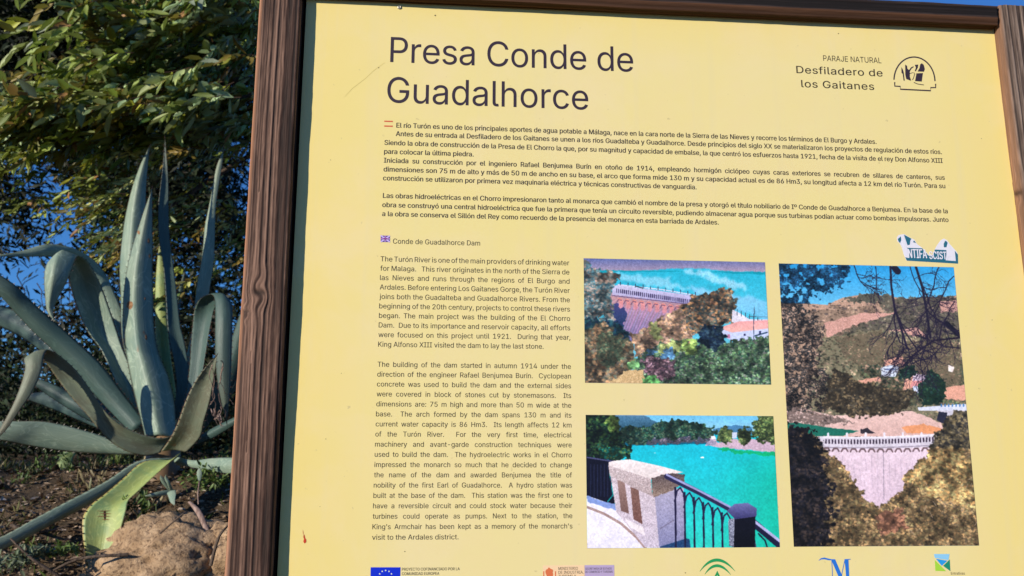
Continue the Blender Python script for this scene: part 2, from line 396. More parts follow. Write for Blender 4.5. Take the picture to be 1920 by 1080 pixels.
class Print:
    """collects flat print that lies on the panel as one sheet"""
    def __init__(s): s.V = []; s.F = []; s.n = 0
    def add(s, co, fs):
        s.V.append(co); s.F += [tuple(i + s.n for i in f) for f in fs]; s.n += len(co)
    def text(s, body, a, xend, cap_px, mode='scale', sxk=None, bold=0.0, lift=0.0008, v=None):
        """a: (px,py) start of the baseline; xend: px where the line ends; mode scale | word | char"""
        u0, v0 = uv(*a); v0 = v0 if v is None else v
        py_end = a[1]; u1 = uv(xend, py_end)[0]
        for _ in range(3):                              # where the level baseline crosses xend
            e = uv(xend, py_end); py_end += (e[1] - v0) * 1000; u1 = uv(xend, py_end)[0]
        k = (uv(*a)[1] - uv(a[0], a[1] + cap_px)[1]) / _cap
        off = bold
        co, fs = text_mesh(body, 1, 1, off); w = co[:, 0].max() - co[:, 0].min(); T = u1 - u0
        if mode == 'scale': sx = T / (w * k)
        else:
            sx = sxk; kw = dict(space_word=2.0) if mode == 'word' else dict(space_char=1.5)
            c2, _ = text_mesh(body, kw.get('space_word', 1), kw.get('space_char', 1), off); w2 = c2[:, 0].max() - c2[:, 0].min()
            q = (T / (k * sx) - w) / (w2 - w)
            co, fs = text_mesh(body, 1 + q if mode == 'word' else 1, 1 + q * 0.5 if mode == 'char' else 1, off)
        x = u0 + (co[:, 0] - co[:, 0].min()) * k * sx; z = v0 + co[:, 1] * k
        s.add(np.stack([x, D - lift * .35 - np.where(co[:, 2] > 0, 0.00006, 0), z], -1), fs)
        return sx
    def poly(s, pts, lift=0.0008):
        P = [uv(*p) for p in pts]; V = np.array([(a, D - lift * .35, b) for a, b in P])
        from mathutils.geometry import tessellate_polygon
        tri = tessellate_polygon([[Vector((a, b, 0)) for a, b in P]])
        fs = []
        for t in tri:
            A, B, C = [P[i] for i in t]
            cr = (B[0] - A[0]) * (C[1] - A[1]) - (B[1] - A[1]) * (C[0] - A[0])
            fs.append(tuple(t) if cr > 0 else tuple(t)[::-1])
        s.add(V, fs)
    def line(s, pts, wpx, lift=0.0008):
        pts = [np.array(p, float) for p in pts]; n = len(pts); V = []; F = []
        for i, p in enumerate(pts):
            d = pts[min(i + 1, n - 1)] - pts[max(i - 1, 0)]; d /= np.hypot(*d) + 1e-9; q = np.array([-d[1], d[0]])
            w = (wpx[i] if isinstance(wpx, (list, tuple, np.ndarray)) else wpx) / 2
            for sg in (-1, 1): a, b = uv(*(p + q * w * sg)); V.append((a, D - lift * .35, b))
        for i in range(n - 1): F.append((2 * i, 2 * i + 1, 2 * i + 3, 2 * i + 2))
        s.add(np.array(V), F)
    def done(s, name, mat, parent=None, label=None):
        return meshobj(name, np.concatenate(s.V), s.F, mat, parent or panel, smooth=False, label=label)

p = Print()
p.text('Presa Conde de', (731.5, 116.3), 1187.4, 47.6, 'char', 0.93); p.done('title_lettering', M_INKT, label='upper title line reading Presa Conde de')
p = Print(); p.text('Guadalhorce', (725.5, 192), 1103, 48.5, 'char', 0.93); p.done('title_lettering', M_INKT, label='lower title line reading Guadalhorce')
p = Print(); B = 0.024
SP = [("El río Turón es uno de los principales aportes de agua potable a Málaga, nace en la cara norte de la Sierra de las Nieves y recorre los términos de El Burgo y Ardales.", (743, 239.2), 1643.4, 's'),
 ("Antes de su entrada al Desfiladero de los Gaitanes se unen a los ríos Guadalteba y Guadalhorce. Desde principios del siglo XX se materializaron los proyectos de regulación de estos ríos.", (742, 255), 1766, 's'),
 ("Siendo la obra de construcción de la Presa de El Chorro la que, por su magnitud y capacidad de embalse, la que centró los esfuerzos hasta 1921, fecha de la visita de el rey Don Alfonso XIII", (720.6, 271.6), 1767.5, 's'),
 ("para colocar la última piedra.", (720, 288.2), 888, 's'),
 ("Iniciada su construcción por el ingeniero Rafael Benjumea Burín en otoño de 1914, empleando hormigón ciclópeo cuyas caras exteriores se recubren de sillares de canteros, sus", (719.5, 304.8), 1771.5, 'w'),
 ("dimensiones son 75 m de alto y más de 50 m de ancho en su base, el arco que forma mide 130 m y su capacidad actual es de 86 Hm3, su longitud afecta a 12 km del río Turón. Para su", (719, 321.5), 1772.5, 's'),
 ("construcción se utilizaron por primera vez maquinaria eléctrica y técnicas constructivas de vanguardia.", (718, 338), 1306, 's'),
 ("Las obras hidroeléctricas en el Chorro impresionaron tanto al monarca que cambió el nombre de la presa y otorgó el título nobiliario de Iº Conde de Guadalhorce a Benjumea. En la base de la", (717.8, 371), 1777, 's'),
 ("obra se construyó una central hidroeléctrica que fue la primera que tenía un circuito reversible, pudiendo almacenar agua porque sus turbinas podían actuar como bombas impulsoras. Junto", (716.6, 388.2), 1778.5, 's'),
 ("a la obra se conserva el Sillón del Rey como recuerdo de la presencia del monarca en esta barriada de Ardales.", (716.3, 405), 1347.5, 's')]
ks = []
for b_, a_, e_, md in SP:
    if md == 's': ks.append(p.text(b_, a_, e_, 9.0, 'scale', bold=B))
    else: p.text(b_, a_, e_, 9.0, 'word', sxk=float(np.mean(ks[2:])), bold=B)
p.done('spanish_text', M_INK)
p = Print()
k0 = p.text('Conde de Guadalhorce Dam', (736.7, 456.7), 900, 9.4, 'scale')
E1 = ["The Turón River is one of the main providers of drinking water", "for Malaga.   This river originates in the north of the Sierra de", "las Nieves and runs through the regions of El Burgo and", "Ardales. Before entering Los Gaitanes Gorge, the Turón River",
 "joins both the Guadalteba and Guadalhorce Rivers. From the", "beginning of the 20th century, projects to control these rivers", "began. The main project was the building of the El Chorro", "Dam.  Due to its importance and reservoir capacity, all efforts", "were focused on this project until 1921.  During that year,", "King Alfonso XIII visited the dam to lay the last stone."]
E2 = ["The building of the dam started in autumn 1914 under the", "direction of the engineer Rafael Benjumea Burín.  Cyclopean", "concrete was used to build the dam and the external sides", "were covered in block of stones cut by stonemasons.  Its", "dimensions are: 75 m high and more than 50 m wide at the",
 "base.  The arch formed by the dam spans 130 m and its", "current water capacity is 86 Hm3.  Its length affects 12 km", "of the Turón River.  For the very first time, electrical", "machinery and avant-garde construction techniques were", "used to build the dam.  The hydroelectric works in el Chorro", "impressed the monarch so much that he decided to change",
 "the name of the dam and awarded Benjumea the title of", "nobility of the first Earl of Guadalhorce.  A hydro station was", "built at the base of the dam.  This station was the first one to", "have a reversible circuit and could stock water because their", "turbines could operate as pumps. Next to the station, the", "King's Armchair has been kept as a memory of the monarch's", "visit to the Ardales district."]
SXE = 0.965
def para(lines, a0, a1, e0, e1, last_end):
    n = len(lines) - 1; v0 = uv(*a0)[1]; v1 = uv(*a1)[1]
    for i, t in enumerate(lines):
        f = i / n; ax = a0[0] + (a1[0] - a0[0]) * f; ay = a0[1] + (a1[1] - a0[1]) * f; v = v0 + (v1 - v0) * f
        ex = e0 + (e1 - e0) * f
        if i == n: p.text(t, (ax, ay), last_end, 9.5, 'scale', v=v)
        else: p.text(t, (ax, ay), ex, 9.5, 'word', sxk=SXE, v=v)
para(E1, (713.3, 490), (708.9, 650), 1067.2, 1069.5, 1019)
para(E2, (707.8, 687.6), (697.5, 1012), 1070.3, 1073.3, 859.5)
p.done('english_text', M_INK2)
# natural park name and emblem
p = Print()
p.text('PARAJE NATURAL', (1543.6, 114), 1652.7, 10.3, 'scale'); p.text('Desfiladero de', (1493.3, 137), 1655, 13.4, 'char', 1.2, bold=0.01); p.text('los Gaitanes', (1502.5, 163.4), 1639.2, 13.4, 'char', 1.2, bold=0.01)
p.done('park_name_lettering', M_INK2)
p = Print()
Z = lambda x, y: (1460 + x / 5.647, 80 + y / 5.647)
arc = [Z(1437 - 217 * math.cos(t) + 0 , 400 - 255 * math.sin(t) + 15 * (1 - math.cos(t)) / 2) for t in np.linspace(0.03, math.pi - 0.03, 40)]
p.line(arc, 2.4)
p.line([Z(1228, 418), Z(1228, 460), Z(1287, 463), Z(1287, 493), Z(1448, 501), Z(1609, 509), Z(1609, 476), Z(1661, 476), Z(1661, 436)], 2.4)
for q in ([(1298, 258), (1312, 280), (1322, 310), (1334, 402), (1322, 402), (1312, 330), (1300, 320)],
          [(1338, 232), (1358, 245), (1362, 275), (1380, 290), (1400, 262), (1425, 250), (1430, 258), (1405, 275), (1388, 305), (1388, 360), (1402, 404), (1350, 385), (1340, 340)],
          [(1440, 235), (1477, 232), (1472, 265), (1450, 305), (1440, 300), (1452, 265)], [(1470, 305), (1490, 270), (1498, 230), (1515, 218), (1535, 235), (1547, 280), (1537, 308)], [(1458, 325), (1527, 322), (1514, 412), (1443, 407)]):
    p.poly([Z(*c) for c in q])
p.line([Z(1430, 420), Z(1470, 438), Z(1537, 448)], 1.3); p.line([Z(1385, 330), Z(1415, 318), Z(1440, 322), (Z(1436, 345))], 1.0)
p.line([Z(1440, 330), Z(1425, 380), Z(1415, 395)], 1.2)
p.done('park_emblem', M_INKT, label='arched outline emblem with dark gorge walls')
# flags
p = Print(); p.poly([(720.5, 226.2), (736.5, 226.6), (736.5, 228.9), (720.5, 228.5)]); p.poly([(720.5, 235.2), (736.5, 235.6), (736.3, 237.9), (720.3, 237.5)]); p.done('spanish_flag', M_RED)
fl = lambda x, y: (680 + x / 4.5, 430 + y / 4.5)
p = Print(); p.poly([fl(152, 52), fl(230, 54), fl(230, 108), fl(152, 106)], 0.0006); f_ = p.done('british_flag', M_UKB)
p = Print()
for a_, b_ in (((152, 52), (230, 108)), ((230, 54), (152, 106)), ((191, 53), (191, 107)), ((152, 79), (230, 81))): p.line([fl(*a_), fl(*b_)], 2.6, 0.0009 + 0.0001 * (a_[0] % 3))
p.done('flag_cross', M_UKW, f_)
p = Print()
for i_, (a_, b_) in enumerate((((191, 53), (191, 107)), ((152, 79), (230, 81)))): p.line([fl(*a_), fl(*b_)], 1.3, 0.0014 + .0001 * i_)
p.done('flag_cross', M_UKR, f_)
# logos along the lower edge
p = Print(); p.poly([(695, 1063.6), (751, 1063.6), (750, 1101), (694, 1101)], 0.0006); eu = p.done('european_union_flag', M_EUB)
p = Print()
for k in range(12):
    a_ = k * math.pi / 6; cx, cy = 723 + 12.8 * math.sin(a_), 1082.5 - 13 * math.cos(a_)
    p.poly([(cx + (1.9 if j % 2 == 0 else 0.85) * math.sin(j * math.pi / 5), cy - (1.9 if j % 2 == 0 else 0.85) * math.cos(j * math.pi / 5)) for j in range(10)], 0.001)
p.done('star_ring', M_STAR, eu)
p = Print(); p.text('PROYECTO COFINANCIADO POR LA', (753.5, 1070), 861.8, 5.4); p.text('COMUNIDAD EUROPEA', (753.5, 1078.4), 823.5, 5.4); p.done('funding_lettering', M_INK2)
p = Print(); p.poly([(1018, 1060.2), (1095.8, 1059.6), (1096, 1096), (1018, 1096)], 0.0006); mi = p.done('ministry_label', M_PEACH)
p = Print(); p.poly([(1096.2, 1059.6), (1151.6, 1059.3), (1152, 1096), (1096.4, 1096)], 0.0006); p.done('lavender_label', M_LILAC)
p = Print(); p.text('MINISTERIO', (1047, 1068.6), 1083.5, 5.4, lift=0.001); p.text('DE INDUSTRIA,', (1047, 1075.8), 1094, 5.4, lift=0.001); p.text('TURISMO Y', (1047, 1083), 1080, 5.4, lift=0.001)
p.text('SECRETARIA DE ESTADO', (1097.4, 1068.3), 1147, 4.0, lift=0.001); p.text('DE COMERCIO Y TURISMO', (1097.4, 1074.2), 1149, 4.0, lift=0.001); p.done('ministry_lettering', M_INK2)
p = Print(); c_ = (1029, 1077)
p.poly([(1022.5, 1071), (1024, 1068), (1027, 1066.6), (1029, 1063.5), (1032, 1066.2), (1036, 1067.6), (1037.2, 1070.5), (1036, 1073.5), (1037, 1076), (1036, 1088), (1031, 1092), (1026, 1088), (1024.6, 1078), (1022.8, 1074.5)], 0.001)
for xx in (1019.5, 1041.5): p.poly([(xx - 1, 1071), (xx + 1, 1071), (xx + 1, 1092), (xx - 1, 1092)], 0.001)
p.done('coat_of_arms', M_ORANGE, mi)
Zl = lambda x, y: (1250 + x / 3.2, 1020 + y / 3.2)
def arcband(p, L, T, R, th):
    ts = np.linspace(0, 1, 25); P0, P1, P2 = [np.array(q, float) for q in (L, T, R)]; C = 2 * P1 - (P0 + P2) / 2
    C = P1 + (P1 - (P0 + P2) / 2)
    pts = [Zl(*((1 - t) ** 2 * P0 + 2 * t * (1 - t) * C + t * t * P2)) for t in ts]
    p.line(pts, [0.5 + th * math.sin(math.pi * t) for t in ts])
p = Print(); arcband(p, (198, 165), (300, 96), (410, 163), 5.4); arcband(p, (228, 182), (302, 130), (384, 184), 5.0)
p.poly([Zl(303, 160), Zl(330, 215), Zl(316, 215), Zl(303, 185), Zl(290, 215), Zl(276, 215)]); p.done('green_arches_logo', M_GREEN, label='green logo of two arches over a letter A')
p = Print(); arcm = [Zl(912, 99), Zl(925, 89), Zl(945, 86), Zl(970, 92), Zl(992, 95)]; p.line(arcm, [0.6, 2.4, 3.4, 3.2, 2.0])
p.poly([Zl(985, 91), Zl(1010, 91), Zl(1050, 185), Zl(1058, 225), Zl(1043, 225)], .0010); p.poly([Zl(1066, 92), Zl(1090, 92), Zl(1096, 225), Zl(1078, 225), Zl(1072, 150)], .0010); p.line([Zl(1068, 95), Zl(1050, 180), Zl(1048, 225)], 1.1, .0012); p.line([Zl(989, 92), Zl(993, 160), Zl(994, 225)], 1.1, .0012); p.line([Zl(1066, 93), Zl(1102, 91)], 1.4, .0014)
p.done('letter_logo', M_MBLUE, label='blue calligraphic letter M logo')
p = Print(); p.poly([Zl(1603, 60), Zl(1697, 60), Zl(1690, 97), Zl(1608, 83)]); lg = p.done('triangle_logo', M_LB, label='logo of blue and green triangles')
for q, mt in (([(1614, 88), (1684, 100), (1650, 131)], M_CB), ([(1698, 92), (1702, 163), (1658, 131)], M_DG), ([(1608, 96), (1648, 135), (1676, 163), (1612, 161)], M_LIME)):
    p = Print(); p.poly([Zl(*c) for c in q]); p.done('triangle', mt, lg)
p = Print(); p.text('Entrativas', (1783, 1077.5), 1809, 5.0); p.done('small_lettering', M_INK2)
# torn sticker
Zs = lambda x, y: (1640 + x / 9.6, 420 + y / 9.6)
p = Print(); p.poly([Zs(*c) for c in [(398, 240), (430, 200), (480, 188), (530, 183), (662, 260), (715, 285), (765, 365), (850, 425), (905, 480), (955, 540), (1000, 572), (1035, 560), (1062, 500), (1085, 450), (1128, 370), (1190, 290), (1245, 262), (1300, 290), (1350, 360), (1420, 440), (1475, 500), (1497, 545), (1502, 715), (572, 662), (548, 610), (520, 545), (490, 430), (450, 350), (405, 310)]], 0.0007)
stk = p.done('torn_sticker', M_STK, label='torn white and teal sticker with slanted lettering')
p = Print()
for q in ([(524, 190), (660, 264), (640, 300), (632, 372), (590, 385), (560, 300)], [(415, 270), (470, 222), (478, 290), (455, 345), (425, 310)], [(548, 600), (600, 610), (1300, 655), (1460, 668), (1440, 480), (1470, 520), (1496, 548), (1500, 714), (578, 660)], [(1240, 360), (1268, 300), (1300, 318), (1312, 340), (1290, 420), (1245, 420)],
          [(685, 330), (708, 296), (745, 345), (700, 330)], [(590, 440), (580, 425), (860, 438), (880, 480), (935, 530), (955, 560), (1000, 580), (1035, 570), (1070, 500), (1080, 460), (1290, 470), (1290, 655), (620, 612)]):
    p.poly([Zs(*c) for c in q], 0.001)
p.done('sticker_print', M_TEAL, stk)
p = Print(); p.text('NTIFA', Zs(606, 612), 1640 + 945 / 9.6, 16.5, bold=0.05, lift=0.0013); p.text('SCIST', Zs(985, 630), 1640 + 1296 / 9.6, 14, bold=0.05, lift=0.0013)
p.poly([Zs(*c) for c in [(470, 205), (520, 195), (610, 598), (550, 598)]], .0014); p.poly([Zs(*c) for c in [(1318, 350), (1350, 400), (1458, 662), (1405, 662), (1375, 590), (1325, 585), (1300, 655), (1275, 655)]], .0014)
p.poly([Zs(*c) for c in [(588, 392), (820, 410), (855, 438), (590, 430)]], .0014)
p.done('sticker_lettering', M_STK, stk)
# red paint spatter on the lower left of the panel
m = NT('red_paint', 0.35, 0.5); m.color((0.55, 0.05, 0.015)); M_RP = m.m
p = Print(); Zr = lambda x, y: (400 + x / 3.375, 760 + y / 3.375)
p.poly([Zr(565, 785), Zr(568, 815), Zr(574, 845), Zr(569, 862), Zr(577, 874), Zr(587, 866), Zr(588, 850), Zr(580, 838), Zr(576, 815), Zr(570, 835), Zr(569, 800)], 0.0012)
p.done('red_paint_mark', M_RP)
# scratches
M_SCR = flat_mat('scratch', (0.74, 0.61, 0.20)); M_DOT = flat_mat('dirt', (0.16, 0.12, 0.05))
p = Print(); p.line([(646, 182), (660, 166), (685, 147), (702, 131), (722, 117)], [0.4, 0.9, 0.6, 0.9, 0.3]); p.done('scratch', M_SCR)
for (x_, y_, r_) in ((816, 29, 1.6), (1285, 1074, 1.2), (759, 1034, 1.2), (611, 823, 1.0), (710, 127, 1.2), (571, 62, .8), (1572, 63, 1.2), (1010, 100, .7), (620, 300, .8), (640, 700, .8), (600, 950, .8), (1170, 750, .8), (1860, 600, .9), (1840, 260, .8)):
    p = Print(); p.poly([(x_ + r_ * math.cos(t), y_ + r_ * 0.8 * math.sin(t)) for t in np.linspace(0, 2 * math.pi, 8, endpoint=False)], 0.0009); p.done('dirt_speck', M_DOT)
bpy.data.objects.remove(_to)
# ------------------------------------------------------------------ the three printed photographs, painted point by point
class Canvas:
    def __init__(s, quad, w, h, seed):
        s.q = [np.array(c, float) for c in quad]; s.w = w; s.h = h
        U, V = np.meshgrid((np.arange(w) + .5) / w, (np.arange(h) + .5) / h)
        TL, TR, BR, BL = s.q
        a = (1 - U)[..., None]; b = U[..., None]; c = (1 - V)[..., None]; d = V[..., None]
        P = TL * a * c + TR * b * c + BR * b * d + BL * a * d
        s.X, s.Y = P[..., 0], P[..., 1]; s.im = np.zeros((h, w, 3)); s.r = np.random.default_rng(seed); s.seed = seed
        s.sc = np.hypot(*(TR - TL)) / w
        f = 1 / (s.sc * 9); s.nx = fbm(s.X * f + 50, s.Y * f + 50, seed) - .5; s.ny = fbm(s.X * f + 90, s.Y * f + 90, seed + 7) - .5
        s.fine = s.r.normal(0, 1, (h, w, 1))
    def mask(s, pts, rough=0.0):
        X = s.X + s.nx * rough * s.sc; Y = s.Y + s.ny * rough * s.sc; m = np.zeros(X.shape, bool); n = len(pts)
        for i in range(n):
            x0, y0 = pts[i]; x1, y1 = pts[(i + 1) % n]
            if y0 == y1: continue
            c = ((y0 > Y) != (y1 > Y)) & (X < (x1 - x0) * (Y - y0) / (y1 - y0) + x0); m ^= c
        return m
    def fill(s, pts, c0, c1=None, rough=0, noise=6, d='y', mottle=0, soft=0):
        m = s.mask(pts, rough); 
        if not m.any(): return m
        c = np.array(c0, float)[None, None]
        if c1 is not None:
            g = s.Y if d == 'y' else s.X; lo, hi = g[m].min(), g[m].max(); t = ((g - lo) / (hi - lo + 1e-9)).clip(0, 1)[..., None]
            c = c * (1 - t) + np.array(c1, float) * t
        c = c + s.fine * noise + (s.nx[..., None] * 2 * mottle)
        c = np.broadcast_to(c, s.im.shape)
        if soft:
            a = m.astype(float)
            for _ in range(soft): k = np.pad(a, 1, 'edge'); a = (k[:-2, 1:-1] + k[2:, 1:-1] + k[1:-1, :-2] + k[1:-1, 2:] + a) / 5
            s.im = s.im * (1 - a[..., None]) + c * a[..., None]
        else: s.im[m] = c[m]
        return m
    def leaf(s, pts, pal, n, r, rough=26, dark=0.5, m=None, alpha=0.6):
        n = int(n * 1.7); r = r * .72
        """foliage: many little dabs, dark ones first, lit ones on the upper left of each clump"""
        m = s.mask(pts, rough) if m is None else m
        ys, xs = np.nonzero(m)
        if len(ys) == 0: return
        pal = np.array(pal, float); base = pal.mean(0) * (dark * .6 + .32); s.im[m] = base + s.fine[m] * 5
        k = s.r.integers(0, len(ys), n)
        cl = .55 * fbm(xs[k] / 24 + 10, ys[k] / 24 + 10, s.seed + 3) + .45 * fbm(xs[k] / 7 + 10, ys[k] / 7 + 10, s.seed + 4)
        for i, kk in enumerate(k):
            rr = r * s.r.uniform(0.4, 1.2); x, y = xs[kk], ys[kk]; R = int(rr + 1)
            x0, x1, y0, y1 = max(0, x - R), min(s.w, x + R + 1), max(0, y - R), min(s.h, y + R + 1)
            yy, xx = np.mgrid[y0:y1, x0:x1]; mm = ((xx - x) ** 2 + ((yy - y) * 1.3) ** 2) < rr * rr * (0.6 + 0.8 * s.r.random((y1 - y0, x1 - x0)))
            L = 0.38 + 1.0 * np.clip((cl[i] - 0.36) * 3.4, 0, 1)
            c = pal[s.r.integers(len(pal))] * L * s.r.uniform(0.75, 1.2)
            s.im[y0:y1, x0:x1][mm] = s.im[y0:y1, x0:x1][mm] * (1 - alpha) + c * alpha
    def line(s, pts, w, c, noise=3):
        for (x0, y0), (x1, y1) in zip(pts[:-1], pts[1:]):
            ci = np.nonzero((s.X.max(0) > min(x0, x1) - w) & (s.X.min(0) < max(x0, x1) + w))[0]; ri = np.nonzero((s.Y.max(1) > min(y0, y1) - w) & (s.Y.min(1) < max(y0, y1) + w))[0]
            if not len(ci) or not len(ri): continue
            sl_ = np.s_[ri[0]:ri[-1] + 1, ci[0]:ci[-1] + 1]; X, Y = s.X[sl_], s.Y[sl_]
            dx, dy = x1 - x0, y1 - y0; L = dx * dx + dy * dy + 1e-9; t = (((X - x0) * dx + (Y - y0) * dy) / L).clip(0, 1)
            m = np.hypot(X - x0 - t * dx, Y - y0 - t * dy) < w / 2
            s.im[sl_][m] = np.array(c, float) + s.fine[sl_][m] * noise
    def image(s, name):
        x = np.arange(s.w)[None] + np.zeros((s.h, 1)); y = np.arange(s.h)[:, None] + np.zeros((1, s.w))
        var = 1 + .12 * (fbm(x / 30 + 5, y / 24 + 5, s.seed + 30) - .5) + .24 * (fbm(x / 4 + 5, y / 4 + 5, s.seed + 40) - .5)
        im = s.im * var[..., None] * 1.07; g = im.mean(-1, keepdims=True); im = (g + (im - g) * .86).clip(0, 255)
        k = np.pad(im, ((1, 1), (1, 1), (0, 0)), 'edge')           # print softness
        im = 0.5 * im + 0.125 * (k[:-2, 1:-1] + k[2:, 1:-1] + k[1:-1, :-2] + k[1:-1, 2:])
        img = bpy.data.images.new(name, s.w, s.h); a = np.ones((s.h, s.w, 4), np.float32); a[..., :3] = im[::-1] / 255
        img.pixels.foreach_set(a.ravel()); img.update(); img.pack(); return img

# first: dam and lake seen from above, pine trees in front
c = Canvas([(132, 93), (1443, 122), (1490, 1007), (143, 995)], 480, 325, 5)
full = [(60, 20), (1600, 20), (1600, 1100), (60, 1100)]
c.fill(full, (10, 172, 205), (120, 200, 232), noise=7)
c.fill([(60, 20), (1600, 20), (1600, 198), (1150, 187), (1000, 172), (850, 168), (600, 180), (400, 187), (60, 180)], (82, 96, 160), (166, 142, 168), rough=6, noise=13, soft=3)
c.fill([(60, 178), (1600, 196), (1600, 222), (900, 190), (60, 200)], (0, 150, 175), rough=5)
c.fill([(360, 195), (560, 230), (780, 235), (740, 262), (930, 330), (600, 300), (420, 262)], (110, 198, 228), rough=24, noise=10, soft=14)
c.fill([(850, 180), (1040, 195), (1200, 260), (1310, 300), (1290, 335), (1150, 290), (1010, 235), (880, 215)], (128, 204, 232), rough=26, noise=10, soft=14)
c.fill([(900, 300), (1460, 400), (1480, 560), (1200, 460), (930, 350)], (120, 195, 235), (95, 185, 228), rough=20, soft=20)
c.fill([(300, 340), (905, 425), (960, 470), (900, 560), (640, 650), (470, 710), (330, 600)], (196, 140, 142), (100, 98, 156), rough=8, noise=13)
for i in range(26):
    x = 380 + i * 21; c.line([(x + 40, 440 + i * 3), (x - 30 - i, 640)], 5, (150 + 40 * (i % 3) / 2, 130, 190))
c.fill([(330, 425), (420, 440), (440, 520), (400, 640), (330, 560)], (60, 60, 120), (20, 50, 90), rough=12, noise=8)
for i in range(10):
    x, y = 390 + i * 52, 400 + i * 6.5
    c.fill([(x - 22, y), (x - 8, y - 14), (x + 12, y - 12), (x + 24, y + 4), (x + 26, y + 50), (x + 6, y + 64), (x - 8, y + 50), (x - 2, y + 12)], (224, 132, 120), (200, 128, 150), noise=9)
    c.line([(x - 24, y + 22), (x - 10, y - 2), (x + 12, y + 2)], 7, (110, 78, 110))
c.fill([(335, 300), (380, 290), (935, 370), (905, 430), (335, 362)], (196, 192, 226), (160, 150, 200), noise=5)
for i in range(38):
    x = 368 + i * 14.2; y = 332 + i * 2.15; c.line([(x, y - 12), (x + 1, y + 12)], 7, (44, 34, 78))
c.line([(335, 368), (905, 432)], 6, (90, 78, 128)); c.line([(380, 288), (700, 325), (935, 366)], 8, (210, 208, 235))
for i in range(11): x = 395 + i * 54; y = 290 + i * 7.4; c.line([(x, y - 22), (x, y)], 5, (40, 50, 80))
c.line([(510, 300), (555, 314)], 7, (40, 50, 60))
c.leaf([(100, 110), (175, 118), (190, 160), (260, 200), (345, 190), (395, 245), (345, 290), (330, 400), (340, 560), (250, 520), (100, 560)], [(62, 104, 118), (88, 122, 124), (176, 140, 124), (48, 88, 104), (120, 120, 112)], 900, 5, dark=0.55)
c.leaf([(210, 210), (330, 190), (395, 240), (340, 280), (230, 270)], [(196, 150, 130), (140, 124, 110), (92, 112, 112)], 160, 5, dark=.6)
c.leaf([(120, 530), (330, 540), (450, 640), (450, 690), (380, 680), (200, 640), (120, 640)], [(16, 62, 80), (24, 40, 66), (40, 80, 80)], 300, 5, dark=.6)
c.leaf([(100, 620), (200, 610), (255, 560), (330, 600), (345, 650), (470, 690), (490, 850), (440, 930), (300, 1010), (100, 1010)], [(150, 112, 80), (104, 88, 64), (66, 76, 66), (186, 136, 92), (84, 84, 80), (96, 104, 84)], 1300, 5.5, dark=.35)
c.leaf([(240, 640), (340, 630), (430, 700), (420, 820), (300, 900), (230, 800)], [(84, 112, 84), (60, 84, 66), (140, 116, 84)], 400, 4, dark=.5, alpha=.5)
c.leaf([(470, 640), (560, 620), (640, 560), (760, 480), (850, 440), (940, 560), (900, 700), (650, 760), (500, 820)], [(196, 146, 112), (156, 124, 104), (214, 164, 118), (120, 112, 92), (168, 130, 118)], 800, 5, dark=.6)
c.leaf([(610, 575), (660, 560), (690, 680), (650, 700), (620, 650)], [(160, 166, 92), (140, 150, 96)], 90, 5, dark=.6)
c.leaf([(840, 460), (920, 370), (1040, 345), (1180, 305), (1215, 400), (1245, 440), (1200, 560), (1100, 610), (960, 640), (870, 620)], [(204, 140, 84), (90, 96, 84), (44, 66, 76), (160, 112, 84), (70, 76, 70)], 1000, 5, dark=.4)
c.fill([(1205, 470), (1250, 490), (1330, 540), (1600, 545), (1600, 560), (1250, 575), (1200, 560)], (212, 206, 224), noise=6)
for i in range(8): c.line([(1240 + i * 30, 470 + i * 12), (1240 + i * 30, 510 + i * 8)], 5, (50, 60, 80))
c.line([(1365, 450), (1367, 560)], 4, (60, 80, 110)); c.line([(1325, 520), (1600, 528)], 4, (70, 90, 110))
c.fill([(1120, 612), (1200, 600), (1600, 585), (1600, 690), (1220, 705), (1130, 660)], (186, 196, 236), noise=5)
c.fill([(1105, 602), (1250, 556), (1600, 540), (1600, 592), (1200, 636)], (232, 152, 154), (238, 170, 160), noise=9)
c.fill([(1168, 650), (1188, 650), (1188, 676), (1168, 676)], (180, 110, 150)); c.fill([(1288, 646), (1302, 646), (1302, 660), (1288, 660)], (40, 40, 90)); c.fill([(1400, 625), (1416, 625), (1416, 648), (1400, 648)], (40, 40, 90)); c.line([(1360, 500), (1362, 680)], 5, (40, 60, 90)); c.line([(1370, 660), (1460, 635)], 9, (30, 60, 90))
c.leaf([(600, 760), (700, 710), (860, 690), (960, 720), (1150, 700), (1250, 690), (1600, 650), (1600, 1100), (560, 1100), (480, 900), (540, 800)], [(60, 100, 70), (110, 156, 90), (34, 54, 56), (118, 110, 112), (150, 182, 146), (84, 124, 82), (44, 84, 62)], 3200, 4.4, dark=.5)
c.leaf([(640, 780), (720, 710), (830, 720), (840, 760), (700, 790)], [(176, 184, 110), (150, 170, 96)], 120, 5, dark=.7); c.leaf([(840, 705), (950, 700), (930, 790), (850, 790)], [(166, 200, 96), (120, 160, 80)], 110, 5, dark=.6)
c.leaf([(585, 775), (650, 770), (645, 805), (590, 805)], [(90, 150, 210)], 40, 4, dark=.7); c.leaf([(680, 765), (780, 755), (785, 810), (700, 830)], [(112, 176, 224), (80, 140, 200)], 90, 4, dark=.6)
c.leaf([(450, 850), (500, 832), (525, 870), (500, 910), (450, 900)], [(126, 192, 116)], 70, 5, dark=.7); c.leaf([(960, 640), (1010, 565), (1060, 600), (1110, 590), (1155, 650), (1150, 700), (1080, 770), (960, 720)], [(24, 44, 70), (44, 66, 76), (14, 24, 44)], 300, 5, dark=.5)
c.leaf([(540, 820), (640, 810), (780, 840), (780, 960), (660, 980), (570, 900)], [(140, 96, 110), (90, 66, 84), (176, 140, 150), (60, 50, 60)], 400, 4, dark=.4)
